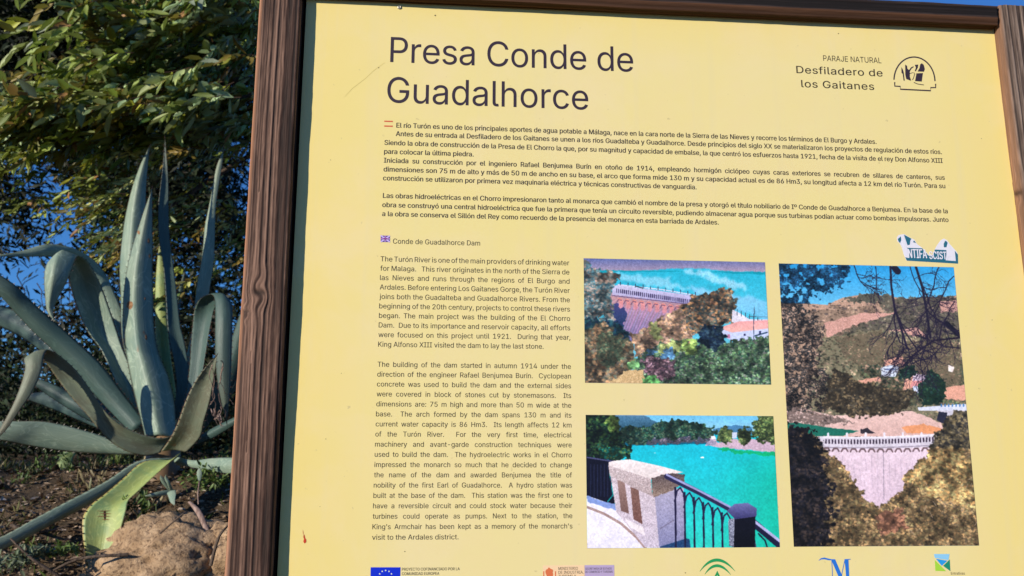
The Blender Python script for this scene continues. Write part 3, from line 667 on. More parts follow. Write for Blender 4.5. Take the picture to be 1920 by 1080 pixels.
c.fill([(300, 1005), (430, 915), (560, 900), (575, 1010)], (200, 164, 112), rough=12, noise=22); c.leaf([(555, 960), (650, 950), (680, 1010), (560, 1010)], [(90, 160, 84)], 100, 4, dark=.5)
IMG1 = c.image('print_dam_view')

# second: turquoise lake behind a stone pillar and iron railing
c = Canvas([(120, 118), (1240, 127), (1280, 908), (130, 913)], 480, 335, 9)
full = [(60, 40), (1400, 40), (1400, 1000), (60, 1000)]
c.fill(full, (0, 186, 228), (26, 206, 190), noise=3)
t = ((c.X - 850) / 420).clip(0, 1)[..., None] * ((c.Y - 250) / 500 + .5).clip(0, 1)[..., None]; c.im = c.im * (1 - .75 * t) + np.array([0, 182, 148]) * .75 * t
c.fill([(60, 40), (1400, 40), (1400, 240), (300, 235)], (88, 182, 232), (150, 210, 236), noise=3)
c.fill([(280, 100), (470, 126), (560, 170), (520, 210), (300, 230)], (70, 120, 160), (30, 76, 100), rough=8, noise=12)
c.fill([(880, 205), (1010, 180), (1110, 195), (1110, 240), (880, 240)], (60, 120, 170), rough=5)
c.fill([(830, 305), (845, 270), (885, 248), (910, 290), (1000, 268), (1400, 272), (1400, 356), (1000, 325)], (206, 172, 196), (190, 160, 180), rough=8, noise=12)
c.fill([(900, 315), (1100, 340), (1400, 345), (1400, 380), (1150, 366), (930, 340)], (0, 176, 112), rough=14)
c.fill([(340, 284), (860, 278), (840, 296), (340, 306)], (0, 96, 130), rough=6, noise=8)
c.leaf([(310, 215), (400, 192), (520, 178), (580, 158), (640, 150), (700, 160), (780, 160), (860, 190), (900, 228), (870, 262), (820, 282), (620, 280), (480, 292), (310, 296)], [(26, 76, 62), (60, 104, 72), (100, 120, 92), (14, 50, 60)], 1100, 3.6, dark=.45)
c.leaf([(480, 270), (860, 262), (850, 285), (480, 292)], [(150, 130, 150), (60, 80, 110)], 90, 3, dark=.6)
for q in ([(905, 235), (945, 195), (1000, 205), (1005, 255), (950, 295), (912, 270)], [(1022, 225), (1060, 200), (1100, 215), (1105, 260), (1065, 300), (1025, 268)], [(1110, 190), (1150, 125), (1400, 110), (1400, 290), (1180, 290), (1115, 250)]):
    c.leaf(q, [(70, 100, 52), (128, 144, 78), (40, 60, 40), (100, 120, 60)], 260, 4, dark=.4)
c.fill([(990, 225), (1020, 225), (1020, 262), (990, 262)], (190, 200, 230), noise=18); c.fill([(862, 250), (885, 246), (895, 264), (868, 268)], (230, 230, 245))
c.fill([(835, 290), (870, 268), (900, 282), (890, 305), (840, 306)], (150, 140, 170), rough=5, noise=26)
c.line([(806, 378), (818, 378)], 9, (240, 248, 255)); c.line([(526, 350), (532, 350)], 6, (150, 220, 230))
c.leaf([(60, 60), (290, 110), (320, 170), (325, 250), (380, 320), (380, 385), (250, 392), (60, 376)], [(8, 22, 26), (22, 56, 34), (60, 96, 44), (6, 12, 18)], 900, 6, dark=.3)
c.leaf([(260, 120), (320, 140), (322, 220), (280, 230), (240, 160)], [(104, 150, 60), (150, 180, 80), (60, 90, 40)], 150, 4, dark=.4); c.leaf([(190, 290), (250, 300), (370, 340), (370, 385), (210, 380)], [(0, 110, 110), (20, 60, 44), (80, 110, 60)], 160, 4, dark=.3)
c.fill([(60, 366), (130, 370), (320, 400), (290, 660), (60, 620)], (12, 12, 34), noise=5); c.line([(128, 376), (300, 404)], 8, (70, 74, 120)); c.line([(262, 470), (282, 600), (250, 640)], 7, (0, 150, 150))
for i in range(7): c.line([(150 + i * 20, 420), (150 + i * 20, 610)], 5, (28, 34, 66))
c.fill([(60, 590), (130, 605), (290, 660), (520, 930), (60, 930)], (232, 226, 242), (222, 216, 236), noise=8)
c.fill([(130, 606), (200, 630), (296, 656), (300, 690), (190, 660), (130, 640)], (120, 146, 214), rough=8)
c.line([(120, 668), (230, 712), (330, 770), (420, 850), (480, 920)], 15, (164, 132, 128), noise=18); c.fill([(540, 880), (640, 840), (735, 860), (745, 930), (550, 930)], (24, 60, 110), noise=14)
c.fill([(264, 470), (530, 600), (560, 920), (470, 905), (300, 700)], (206, 186, 196), (190, 176, 196), noise=24)
c.fill([(306, 510), (350, 528), (376, 712), (328, 694)], (150, 116, 110), (120, 86, 80), noise=10); c.fill([(384, 552), (432, 572), (456, 774), (402, 744)], (130, 92, 82), (110, 70, 64), noise=12); c.fill([(352, 740), (460, 790), (470, 840), (380, 790)], (228, 214, 220), noise=12)
c.fill([(528, 606), (632, 565), (700, 560), (706, 860), (555, 905)], (168, 160, 190), (124, 124, 170), noise=15); c.line([(560, 800), (640, 750)], 5, (110, 100, 130))
c.fill([(255, 405), (290, 396), (380, 388), (560, 428), (700, 466), (620, 480), (505, 510), (255, 440)], (234, 220, 222), (222, 206, 206), noise=6); c.fill([(254, 425), (505, 505), (515, 612), (262, 486)], (200, 180, 184), (172, 150, 152), noise=30)
c.fill([(508, 500), (620, 468), (705, 482), (702, 525), (640, 570), (520, 614)], (84, 70, 74), (150, 124, 110), rough=8, noise=26)
for i in range(6):
    x = 650 + i * 56; top = 530 + i * 30; c.line([(x, top + 28), (x + 4, 930)], 11, (26, 22, 58))
    c.line([(x - 4, top + 110 + i * 4), (x + 12, top + 45), (x + 30, top + 28), (x + 48, top + 60), (x + 58, top + 130)], 9, (34, 28, 66))
c.line([(600, 490), (800, 590), (985, 688)], 32, (38, 34, 76)); c.line([(600, 481), (800, 580), (985, 676)], 12, (150, 150, 206))
c.fill([(968, 745), (1008, 738), (1005, 910), (972, 900)], (120, 124, 150), noise=50)
c.line([(1098, 748), (1300, 912)], 44, (24, 22, 56)); c.line([(1100, 738), (1300, 888)], 16, (166, 166, 214)); c.line([(1095, 820), (1125, 870), (1135, 930)], 12, (60, 60, 90)); c.line([(1150, 830), (1190, 870), (1210, 930)], 9, (20, 20, 50))
c.fill([(1006, 730), (1132, 725), (1128, 930), (1000, 930)], (14, 14, 30), (8, 8, 18)); c.fill([(958, 695), (1005, 655), (1085, 648), (1140, 682), (1138, 728), (1010, 745)], (104, 104, 168), (50, 48, 104), noise=4)
IMG2 = c.image('print_lake_view')

# third, tall: hillside over the curved dam
c = Canvas([(1460, 493), (1788, 502), (1836, 1024), (1488, 1024)], 440, 680, 13)
full = [(1400, 450), (1900, 450), (1900, 1080), (1400, 1080)]
c.fill([(1400, 450), (1900, 450), (1900, 620), (1400, 620)], (22, 146, 220), (122, 200, 236), noise=3)
hill = [(1400, 572), (1500, 571), (1550, 575), (1578, 561), (1600, 557), (1625, 553), (1665, 559), (1700, 563), (1755, 562), (1800, 557), (1900, 555), (1900, 820), (1400, 820)]
c.fill(hill, (186, 146, 124), (150, 122, 98), rough=3, noise=16)
c.leaf([(1500, 590), (1560, 580), (1640, 575), (1660, 620), (1560, 650), (1500, 640)], [(176, 138, 118), (150, 124, 100), (196, 152, 132), (120, 108, 88)], 900, 3, dark=1.0, alpha=.5)
c.leaf([(1625, 556), (1700, 562), (1900, 555), (1900, 700), (1600, 700), (1560, 640), (1660, 590)], [(124, 116, 96), (104, 100, 84), (140, 120, 100), (90, 88, 78)], 1500, 3.5, dark=.85)
c.leaf([(1580, 560), (1625, 553), (1665, 558), (1650, 570), (1580, 568)], [(100, 98, 84)], 60, 3, dark=.9)
for i in range(150):
    x, y = c.r.uniform(1500, 1800), c.r.uniform(572, 690); c.line([(x, y), (x + 3, y)], c.r.uniform(2, 5), (96, 82, 78))
for q in ([(1545, 610), (1620, 590), (1680, 592), (1600, 615), (1550, 640)], [(1665, 625), (1720, 620), (1740, 640), (1690, 655)], [(1760, 570), (1800, 565), (1800, 590), (1765, 590)]): c.fill(q, (206, 150, 136), rough=8, noise=16)
c.leaf([(1540, 640), (1640, 620), (1740, 640), (1900, 620), (1900, 800), (1500, 800)], [(124, 124, 90), (104, 112, 84), (152, 140, 104), (186, 156, 122), (84, 98, 78), (206, 168, 140)], 3000, 3.6, dark=.9, rough=20)
c.leaf([(1600, 680), (1680, 670), (1780, 690), (1900, 700), (1900, 760), (1640, 770)], [(60, 84, 66), (90, 108, 70), (216, 160, 134), (140, 124, 86), (44, 64, 56)], 1100, 4.4, dark=.8)
c.leaf([(1560, 640), (1640, 625), (1700, 650), (1760, 640), (1800, 650), (1800, 740), (1700, 700), (1600, 690)], [(104, 104, 76), (150, 122, 96), (78, 86, 64), (176, 134, 110)], 900, 3, dark=.9, alpha=.5)
for q in ([(1655, 682), (1690, 676), (1698, 690), (1660, 694)], [(1700, 712), (1745, 716), (1730, 730), (1690, 740)], [(1770, 735), (1815, 730), (1815, 760), (1765, 755)], [(1600, 720), (1650, 715), (1655, 722), (1605, 728)]): c.fill(q, (224, 156, 132), rough=8, noise=12)
c.fill([(1650, 697), (1668, 691), (1686, 695), (1678, 714), (1652, 713)], (206, 216, 242), noise=8); c.line([(1660, 700), (1676, 700)], 3, (110, 130, 180))
c.fill([(1712, 708), (1738, 712), (1738, 722), (1710, 722)], (220, 196, 220)); c.fill([(1710, 722), (1738, 722), (1736, 733), (1706, 733)], (224, 140, 140)); c.fill([(1710, 732), (1738, 732), (1734, 746), (1714, 744)], (190, 200, 240), noise=18); c.fill([(1778, 692), (1790, 696), (1786, 706), (1778, 704)], (236, 220, 216))
c.leaf([(1720, 735), (1745, 700), (1775, 720), (1770, 760), (1730, 770)], [(30, 66, 60), (56, 90, 56)], 120, 4, dark=.5); c.leaf([(1680, 700), (1712, 690), (1716, 712), (1690, 722)], [(30, 60, 58), (50, 80, 60)], 60, 4, dark=.5)
c.fill([(1720, 772), (1900, 760), (1900, 778), (1722, 778)], (206, 210, 232), noise=6)
for i in range(9): c.line([(1765 + i * 7, 767), (1765 + i * 7, 770)], 3, (70, 120, 180))
c.fill([(1756, 778), (1900, 776), (1900, 800), (1790, 800)], (196, 190, 206), noise=10); c.fill([(1760, 780), (1776, 782), (1774, 806), (1756, 796)], (40, 40, 60))
c.fill([(1400, 776), (1500, 772), (1560, 786), (1640, 786), (1706, 778), (1735, 788), (1775, 806), (1775, 826), (1400, 826)], (222, 182, 174), (216, 172, 164), rough=5, noise=9)
c.fill([(1690, 808), (1730, 803), (1770, 812), (1768, 822), (1700, 820)], (230, 146, 96), rough=5, noise=9); c.leaf([(1470, 775), (1500, 772), (1560, 788), (1600, 800), (1540, 806), (1475, 796)], [(206, 176, 170), (150, 120, 110), (180, 150, 140)], 260, 3, dark=.6)
c.fill([(1400, 796), (1500, 800), (1560, 810), (1610, 815), (1580, 824), (1400, 826)], (24, 110, 92), rough=4, noise=8)
for q in ([(1612, 812), (1625, 810), (1640, 820), (1612, 820)],): c.fill(q, (50, 44, 54), rough=3)
c.fill([(1530, 846), (1765, 846), (1770, 880), (1735, 980), (1560, 980), (1530, 880)], (222, 196, 212), (204, 176, 196), noise=9)
for i in range(36):
    x = 1556 + i * 5.5; L = c.r.uniform(12, 60); y = c.r.uniform(858, 890); c.line([(x, y), (x + 1, y + L)], 1.6, (196 + 26 * (i % 2), 170 + 22 * (i % 2), 190 + 20 * (i % 2)))
c.line([(1655, 842), (1656, 940)], 1.5, (160, 140, 160))
pts = lambda y, k=5: [(x, y + k * ((x - 1655) / 115) ** 2 * -0.6 + 2 * (1 - (x - 1655) / 115)) for x in np.linspace(1538, 1772, 24)]
c.line(pts(836), 21, (206, 196, 212)); c.line(pts(825), 3, (226, 220, 232)); c.line(pts(844), 2, (150, 136, 156))
for i in range(36):
    x = 1548 + i * 5.9; y = 833 - 3 * ((x - 1655) / 115) ** 2 + 2 * (1 - (x - 1655) / 115); c.line([(x, y - 3), (x, y + 3)], 3, (56, 42, 62))
for i in range(13):
    x = 1549 + i * 16.8; y = 851 - 3 * ((x - 1655) / 115) ** 2; c.line([(x - 6, y + 3), (x - 3, y - 2), (x + 3, y - 2), (x + 6, y + 3)], 3, (110, 84, 90))
for i in range(6): x = 1552 + i * 35; c.line([(x, 820), (x, 825)], 4, (226, 220, 236))
c.leaf([(1745, 850), (1755, 820), (1775, 790), (1792, 778), (1900, 790), (1900, 900), (1800, 880)], [(96, 84, 62), (70, 66, 54), (130, 112, 76), (44, 42, 44)], 700, 5, dark=.4)
low = [(1400, 806), (1500, 810), (1530, 826), (1545, 850), (1575, 872), (1602, 910), (1626, 944), (1650, 956), (1668, 940), (1692, 925), (1694, 895), (1715, 880), (1728, 868), (1745, 880), (1760, 845), (1800, 850), (1900, 870), (1900, 1100), (1400, 1100)]
c.leaf(low, [(168, 130, 88), (128, 106, 72), (206, 156, 98), (80, 70, 56), (146, 130, 84)], 6400, 4.2, dark=.5)
c.leaf([(1400, 806), (1500, 812), (1530, 830), (1550, 880), (1560, 960), (1545, 1100), (1400, 1100)], [(44, 38, 40), (26, 26, 34), (70, 56, 50), (18, 18, 28)], 1500, 5, dark=.35, rough=90)
c.leaf([(1690, 905), (1720, 880), (1745, 850), (1800, 848), (1826, 880), (1836, 960), (1800, 950), (1740, 930)], [(220, 160, 92), (180, 140, 88), (130, 116, 76), (184, 172, 110)], 1400, 5, dark=.4, rough=24)
c.leaf([(1640, 970), (1690, 955), (1700, 990), (1650, 1005)], [(180, 120, 88), (150, 100, 80)], 160, 5, dark=.45)
for i in range(16):
    x, y = c.r.uniform(1700, 1830), c.r.uniform(900, 1015); c.line([(x, y), (x + c.r.uniform(-12, 12), y - c.r.uniform(4, 14))], 0.9, (160, 136, 116))
con = [(1400, 450), (1600, 480), (1592, 520), (1565, 545), (1520, 560), (1505, 575), (1530, 600), (1542, 640), (1536, 690), (1566, 722), (1620, 752), (1690, 752), (1690, 778), (1620, 790), (1560, 775), (1500, 775), (1400, 780)]
m_ = c.mask(con, 46) & (c.r.random(c.X.shape) < 0.93); top = c.Y < 572
c.leaf(con, [(30, 84, 130), (20, 50, 84), (26, 110, 166), (16, 34, 58)], 2600, 2.6, m=m_ & top & (fbm(c.X * .12, c.Y * .12, 77) > .40), dark=.7)
c.leaf(con, [(58, 52, 50), (30, 36, 40), (112, 90, 74), (24, 30, 34), (186, 148, 128)], 5200, 2.8, m=m_ & ~top & (fbm(c.X * .16, c.Y * .16, 78) + .3 * fbm(c.X * .5, c.Y * .5, 79) > .50 + .14 * ((c.X - 1500) / 60).clip(0, 1)), dark=.55)
c.leaf([(1560, 700), (1640, 730), (1720, 742), (1690, 780), (1600, 790), (1540, 770)], [(132, 108, 76), (98, 86, 62), (60, 56, 50)], 700, 4, dark=.4)
def twig(x, y, a, L, w, n=0):
    P = [(x, y)]
    for k in range(6): a += c.r.normal(0, .22); x += math.cos(a) * L / 6; y += math.sin(a) * L / 6; P.append((x, y))
    c.line(P, w, (34, 26, 46))
    if n < 3:
        for k in (2, 3, 4, 5, 6): 
            if c.r.random() < .72: twig(*P[k], a + c.r.choice([-1, 1]) * c.r.uniform(.3, .9), L * .58, w * .62, n + 1)
c.line([(1668, 500), (1670, 540), (1676, 580), (1688, 620), (1700, 660)], 4, (36, 28, 50)); c.line([(1716, 500), (1728, 540), (1737, 590), (1744, 640)], 4.5, (34, 28, 46)); c.line([(1812, 642), (1795, 632), (1775, 612)], 9, (24, 20, 34)); c.line([(1800, 640), (1750, 645), (1715, 670), (1692, 694)], 3.5, (34, 24, 40))
c.line([(1676, 503), (1682, 510)], 12, (30, 26, 44))
for a_ in ((1672, 560, 1.5, 90, 2.6), (1678, 590, 1.2, 90, 2.4), (1735, 580, 1.4, 90, 2.6), (1740, 610, 1.7, 80, 2.4), (1760, 500, 1.9, 80, 2), (1788, 520, 2.2, 80, 2), (1730, 540, .9, 70, 2), (1600, 498, 1.2, 50, 1.8), (1640, 500, 1.5, 60, 1.6), (1780, 640, 2.4, 90, 2), (1790, 570, 1.9, 90, 2), (1800, 660, 2.9, 90, 2), (1705, 500, 1.2, 80, 1.6), (1690, 640, 1.3, 60, 1.6)): twig(*a_)
IMG3 = c.image('print_hillside_view')

for img, q, lab in ((IMG1, [(1094, 485), (1434, 491), (1446, 721), (1097, 718)], 'printed photo of the dam with the lake above'), (IMG2, [(1098, 778), (1450, 780), (1462, 1026), (1101, 1028)], 'printed photo of a turquoise lake and iron railing'), (IMG3, [(1460, 493), (1788, 502), (1836, 1024), (1488, 1024)], 'tall printed photo of a hillside above the dam')):
    m = NT('print_' + img.name, 0.42, 0.4); tx = m.n('ShaderNodeTexImage'); tx.image = img; tx.interpolation = 'Cubic'
    hs = m.n('ShaderNodeHueSaturation'); hs.inputs['Saturation'].default_value = 1.0; m.l(tx.outputs['Color'], hs.inputs['Color']); m.color(hs.outputs[0])
    P = np.array([uv(*a) for a in q]); x0 = (P[0, 0] + P[3, 0]) / 2; x1 = (P[1, 0] + P[2, 0]) / 2; z1 = (P[0, 1] + P[1, 1]) / 2; z0 = (P[2, 1] + P[3, 1]) / 2
    meshobj('printed_photo', [(x0, D - .0003, z0), (x1, D - .0003, z0), (x1, D - .0003, z1), (x0, D - .0003, z1)], [(0, 1, 2, 3)], m.m, panel, smooth=False, uvs=[(0, 0), (1, 0), (1, 1), (0, 1)], label=lab)
# ------------------------------------------------------------------ agave
def leaf_mat(name, pal, edge, ew=0.485):
    """agave skin: waxy bloom in long streaks, a darker horny margin, brown scars"""
    m = NT(name, 0.48, 0.35)
    uvn = m.n('ShaderNodeUVMap'); sp = m.n('ShaderNodeSeparateXYZ'); m.l(uvn.outputs[0], sp.inputs[0])
    mp = m.n('ShaderNodeMapping'); mp.inputs['Scale'].default_value = (26, 1.6, 1); m.l(uvn.outputs[0], mp.inputs['Vector'])
    st = m.noise(1.0, 5, 0.6, mp.outputs[0]); v = m.coord('Object'); pt = m.noise(11, 4, 0.6, v); fn = m.noise(160, 3, 0.6, v)
    col = m.mix(st, pal[0], pal[1]); col = m.mix(m.ramp(pt, [(0.42, (0, 0, 0)), (0.7, (1, 1, 1))]), col, pal[2])
    im_ = m.n('ShaderNodeMapping'); im_.inputs['Scale'].default_value = (2.2, 7, 1); m.l(uvn.outputs[0], im_.inputs['Vector']); pr_ = m.noise(1.3, 2, 0.4, im_.outputs[0], 1.4)
    col = m.mix(m.ramp(pr_, [(0.47, (0, 0, 0)), (0.50, (.38, .38, .38)), (0.53, (0, 0, 0))]), col, tuple(min(1, 1.5 * c) for c in pal[1]))
    tipf = m.math('POWER', sp.outputs['Y'], 6.0, True); col = m.mix(m.math('MULTIPLY', tipf, 0.5), col, (0.10, 0.075, 0.04))
    scar = m.ramp(m.noise(5.2, 3, 0.7, v, 0.6), [(0.70, (0, 0, 0)), (0.735, (1, 1, 1))]); col = m.mix(m.math('MULTIPLY', scar, 0.7), col, (0.20, 0.10, 0.045))
    dots = m.ramp(fn, [(0.70, (0, 0, 0)), (0.76, (1, 1, 1))]); col = m.mix(m.math('MULTIPLY', dots, 0.3), col, (0.12, 0.10, 0.06))
    ed = m.math('GREATER_THAN', m.math('ABSOLUTE', m.math('SUBTRACT', sp.outputs['X'], 0.5)), ew); col = m.mix(m.math('MULTIPLY', ed, 0.8), col, edge)
    m.color(col); m.bump(m.math('ADD', st, m.math('MULTIPLY', pt, 0.6)), 0.35, 0.004); m.l(m.ramp(st, [(0.3, (0.42,) * 3), (0.7, (0.6,) * 3)]), m.b.inputs['Roughness'])
    return m.m
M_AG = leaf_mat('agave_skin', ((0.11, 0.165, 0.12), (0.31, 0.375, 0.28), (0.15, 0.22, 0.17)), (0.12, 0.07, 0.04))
M_AGD = leaf_mat('agave_skin_shaded', ((0.033, 0.066, 0.058), (0.07, 0.115, 0.098), (0.046, 0.09, 0.08)), (0.10, 0.07, 0.04))  # darker skin for leaves standing in shade: the shade is put into the colour
M_AGY = leaf_mat('agave_skin_yellowing', ((0.22, 0.29, 0.07), (0.36, 0.40, 0.15), (0.16, 0.27, 0.12)), (0.34, 0.24, 0.07), 0.472)
M_AGB = leaf_mat('agave_skin_worn', ((0.10, 0.125, 0.08), (0.18, 0.205, 0.14), (0.13, 0.12, 0.075)), (0.22, 0.12, 0.06))
m = NT('agave_spine', 0.4, 0.4); m.color((0.05, 0.025, 0.015)); M_SPINE = m.m
m = NT('agave_dry', 0.8, 0.2); m.color(m.ramp(m.noise(30, 5, 0.6, m.coord('Object', (3, 3, 1))), [(0.3, (0.13, 0.075, 0.06)), (0.7, (0.42, 0.30, 0.25))])); M_DRY = m.m
m = NT('scar', 0.85, 0.2); m.color(m.ramp(m.noise(120, 4, 0.6, m.coord('Object')), [(0.35, (0.12, 0.05, 0.02)), (0.7, (0.36, 0.20, 0.10))])); M_SCAR = m.m
m = NT('scar_dark', 0.85, 0.2); m.color((0.035, 0.014, 0.01)); M_SCARD = m.m

def catmull(P, n):
    P = np.asarray(P, float); k = len(P); t = np.linspace(0, k - 1 - 1e-6, n); i = t.astype(int); f = (t - i)[:, None]
    g = lambda j: P[np.clip(j, 0, k - 1)]
    a, b, c, d = g(i - 1), g(i), g(i + 1), g(i + 2)
    return 0.5 * (2 * b + (c - a) * f + (2 * a - 5 * b + 4 * c - d) * f ** 2 + (3 * b - a - 3 * c + d) * f ** 3)
agave = empty('agave_plant', at(300, 850, 3.95))
tag(agave, 'big grey-green agave on the bank left of the sign, some leaves bent over', 'agave')
LEAVES = {}
def blade(rows, keel, mat, name='leaf', parent=None, thick=0.010, label=None, seg=44, spines=True, th_tip=0.25):
    """rows: (xl, yl, xr, yr, Y, tilt) both edges as seen from the path and their distance; keel: how far the midrib stands towards the path (m, + convex)"""
    R = catmull(rows, seg); cx_, cy_ = (R[:, 0] + R[:, 2]) / 2, (R[:, 1] + R[:, 3]) / 2; kw = .93; R[:, 0] = cx_ + (R[:, 0] - cx_) * kw; R[:, 2] = cx_ + (R[:, 2] - cx_) * kw; R[:, 1] = cy_ + (R[:, 1] - cy_) * kw; R[:, 3] = cy_ + (R[:, 3] - cy_) * kw; wpx = np.hypot(R[:, 2] - R[:, 0], R[:, 3] - R[:, 1])
    L = ats(R[:, 0], R[:, 1], R[:, 4] - R[:, 5]); Rr = ats(R[:, 2], R[:, 3], R[:, 4] + R[:, 5])
    na = 13; s = np.linspace(-1, 1, na); V = []; U = []
    wm = np.linalg.norm(L - Rr, axis=1); mid = (L + Rr) / 2; T = np.gradient(mid, axis=0); T /= np.linalg.norm(T, axis=1)[:, None] + 1e-9
    ac = (Rr - L) / (wm[:, None] + 1e-9); N = np.cross(T, ac); view = mid - CAM
    sg = np.sign(-(N * view).sum(1)); sg0 = np.sign(np.median(sg)) or 1
    for i in range(1, len(N)):                                     # keep the normal continuous through folds
        if (N[i] * N[i - 1]).sum() < 0: N[i] *= -1
    if np.median(-(N * view).sum(1)) < 0: N = -N
    N /= np.linalg.norm(N, axis=1)[:, None] + 1e-9
    kk = keel * np.clip(wm / (wm.max() + 1e-9), 0.15, 1)
    tt = np.linspace(1, th_tip, seg) * thick * np.clip(wm / (wm.max() + 1e-9) * 1.3, 0.2, 1)
    for side in (1, -1):
        for j in (range(na) if side == 1 else range(na - 2, 0, -1)):
            x = s[j]; prof = 1 - abs(x) ** (1.25 if abs(keel) > .04 else 1.6); th = (1 - x * x) ** 0.5
            V.append(mid + ac * (wm / 2 * x)[:, None] + N * (kk * prof + side * tt / 2 * th)[:, None] * 1.0)
            U.append(np.stack([np.full(seg, (x + 1) / 2), np.linspace(0, 1, seg)], -1))
    m_ = len(V); V = np.stack(V, 1).reshape(-1, 3); U = np.stack(U, 1).reshape(-1, 2)
    i = np.arange(seg * m_).reshape(seg, m_); r1 = np.roll(i, -1, 1)
    F = np.stack([i[:-1], r1[:-1], r1[1:], i[1:]], -1).reshape(-1, 4).tolist(); F.append(i[0][::-1].tolist()); F.append(i[-1].tolist())
    o = meshobj(name, V, F, mat, parent or agave, uvs=U, label=label)
    if spines:
        SV = []; SF = []
        for E, sgn in ((L, -1), (Rr, 1)):
            dist = np.concatenate([[0], np.cumsum(np.linalg.norm(np.diff(E, axis=0), axis=1))]); 
            for q in np.arange(0.06, dist[-1] - 0.02, 0.028):
                p_ = np.array([np.interp(q, dist, E[:, k]) for k in range(3)]); j = min(seg - 1, int(np.searchsorted(dist, q))); d = T[j] * 0.0028; o_ = ac[j] * sgn
                n_ = N[j] * 0.0015; b = len(SV); SV += [p_ - d - o_ * .002, p_ + d - o_ * .002, p_ + n_ - o_ * .002, p_ + o_ * 0.0085 + T[j] * 0.003]; SF += [(b, b + 1, b + 3), (b + 1, b + 2, b + 3), (b + 2, b, b + 3)]
        b = len(SV); tip = (L[-1] + Rr[-1]) / 2; d = T[-1] * 0.022; w_ = 0.0028
        SV += [tip + ac[-1] * w_, tip - ac[-1] * w_, tip + N[-1] * w_, tip - N[-1] * w_, tip + d]; SF += [(b, b + 2, b + 4), (b + 2, b + 1, b + 4), (b + 1, b + 3, b + 4), (b + 3, b, b + 4)]
        s_ = meshobj('marginal_spines', SV, SF, M_SPINE, o, smooth=False, kind='stuff')
    LEAVES[len(LEAVES)] = o
    return o
# from the back to the front; distances from 4.35 m to 3.5 m
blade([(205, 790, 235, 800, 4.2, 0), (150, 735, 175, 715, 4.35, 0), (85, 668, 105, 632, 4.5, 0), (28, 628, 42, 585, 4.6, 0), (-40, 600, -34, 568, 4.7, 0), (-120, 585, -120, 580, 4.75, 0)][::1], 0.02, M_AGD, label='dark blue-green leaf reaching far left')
blade([(262, 815, 300, 800, 4.05, 0), (240, 720, 275, 705, 4.1, 0), (205, 620, 240, 605, 4.15, 0), (176, 545, 208, 530, 4.18, .01), (154, 498, 182, 492, 4.15, .01), (133, 480, 146, 468, 4.1, .0), (108, 483, 110, 458, 4.05, 0), (80, 482, 80, 458, 4.0, 0), (40, 482, 40, 470, 3.95, 0), (0, 481, 0, 477, 3.9, 0), (-30, 480, -30, 479, 3.9, 0)], 0.012, M_AG, label='leaf bent at its top and pointing left')
blade([(300, 560 + 250, 345, 810, 4.2, 0), (296, 730, 330, 725, 4.25, 0), (291, 640, 318, 640, 4.3, 0), (290, 560, 312, 560, 4.3, 0), (293, 500, 309, 500, 4.3, 0), (298, 462, 301, 462, 4.3, 0)], 0.015, M_AGY, label='yellow-green leaf standing behind the others')
blade([(318, 815, 352, 815, 4.1, 0), (330, 760, 352, 762, 4.1, 0), (340, 700, 362, 705, 4.12, 0), (357, 629, 384, 632, 4.14, 0), (364, 573, 390, 573, 4.15, 0), (368, 536, 395, 536, 4.15, 0), (375, 499, 401, 499, 4.15, 0), (380, 462, 403, 462, 4.15, 0), (383, 425, 404, 425, 4.15, 0), (391, 388, 405, 388, 4.15, 0), (398, 351, 410, 351, 4.15, 0), (405, 314, 416, 314, 4.15, 0), (418.5, 280, 419.5, 280, 4.15, 0)], 0.014, M_AG, label='slender upright leaf nearest the wooden post')
blade([(262, 818, 330, 818, 4.0, 0), (262, 765, 328, 765, 4.02, 0), (243, 704, 312, 704, 4.06, 0), (226, 632, 292, 640, 4.10, 0), (224, 555, 283, 560, 4.12, 0), (222, 499, 280, 499, 4.12, 0), (230, 425, 277, 425, 4.12, 0), (238, 385, 275, 385, 4.12, 0), (247, 351, 275, 351, 4.12, 0), (258, 320, 277, 322, 4.12, 0), (268, 297, 279, 298, 4.12, 0), (279.5, 277, 280.5, 277, 4.12, 0)], 0.055, M_AG, label='tall upright leaf with a pale left half')
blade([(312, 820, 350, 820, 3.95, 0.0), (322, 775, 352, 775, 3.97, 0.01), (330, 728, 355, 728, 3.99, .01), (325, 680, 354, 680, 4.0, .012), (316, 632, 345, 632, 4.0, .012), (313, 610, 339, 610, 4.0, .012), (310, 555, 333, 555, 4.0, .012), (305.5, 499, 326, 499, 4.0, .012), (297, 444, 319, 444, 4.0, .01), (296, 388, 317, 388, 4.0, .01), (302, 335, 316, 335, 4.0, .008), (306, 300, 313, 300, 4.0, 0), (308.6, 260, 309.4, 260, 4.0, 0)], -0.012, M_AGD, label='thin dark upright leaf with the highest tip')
blade([(255, 818, 292, 812, 3.95, 0), (222, 735, 262, 725, 3.98, 0.01), (190, 660, 232, 655, 3.99, 0.014), (166, 628, 222, 622, 3.99, 0.02), (150, 598, 211, 588, 3.98, 0.022), (136, 560, 196, 545, 3.96, 0.024), (128, 528, 182, 515, 3.93, 0.02), (124, 505, 166, 490, 3.88, .02), (108, 493, 150, 480, 3.83, .01), (90, 490, 144, 484, 3.79, 0), (82, 506, 138, 502, 3.77, 0), (81, 528, 128, 526, 3.76, 0), (83, 555, 115, 550, 3.76, 0), (87, 582, 101, 578, 3.76, 0), (97, 597, 101, 594, 3.75, 0), (107, 604, 108, 603, 3.74, 0)], -0.045, M_AG, label='leaf folded over near its top, pale tip hanging')
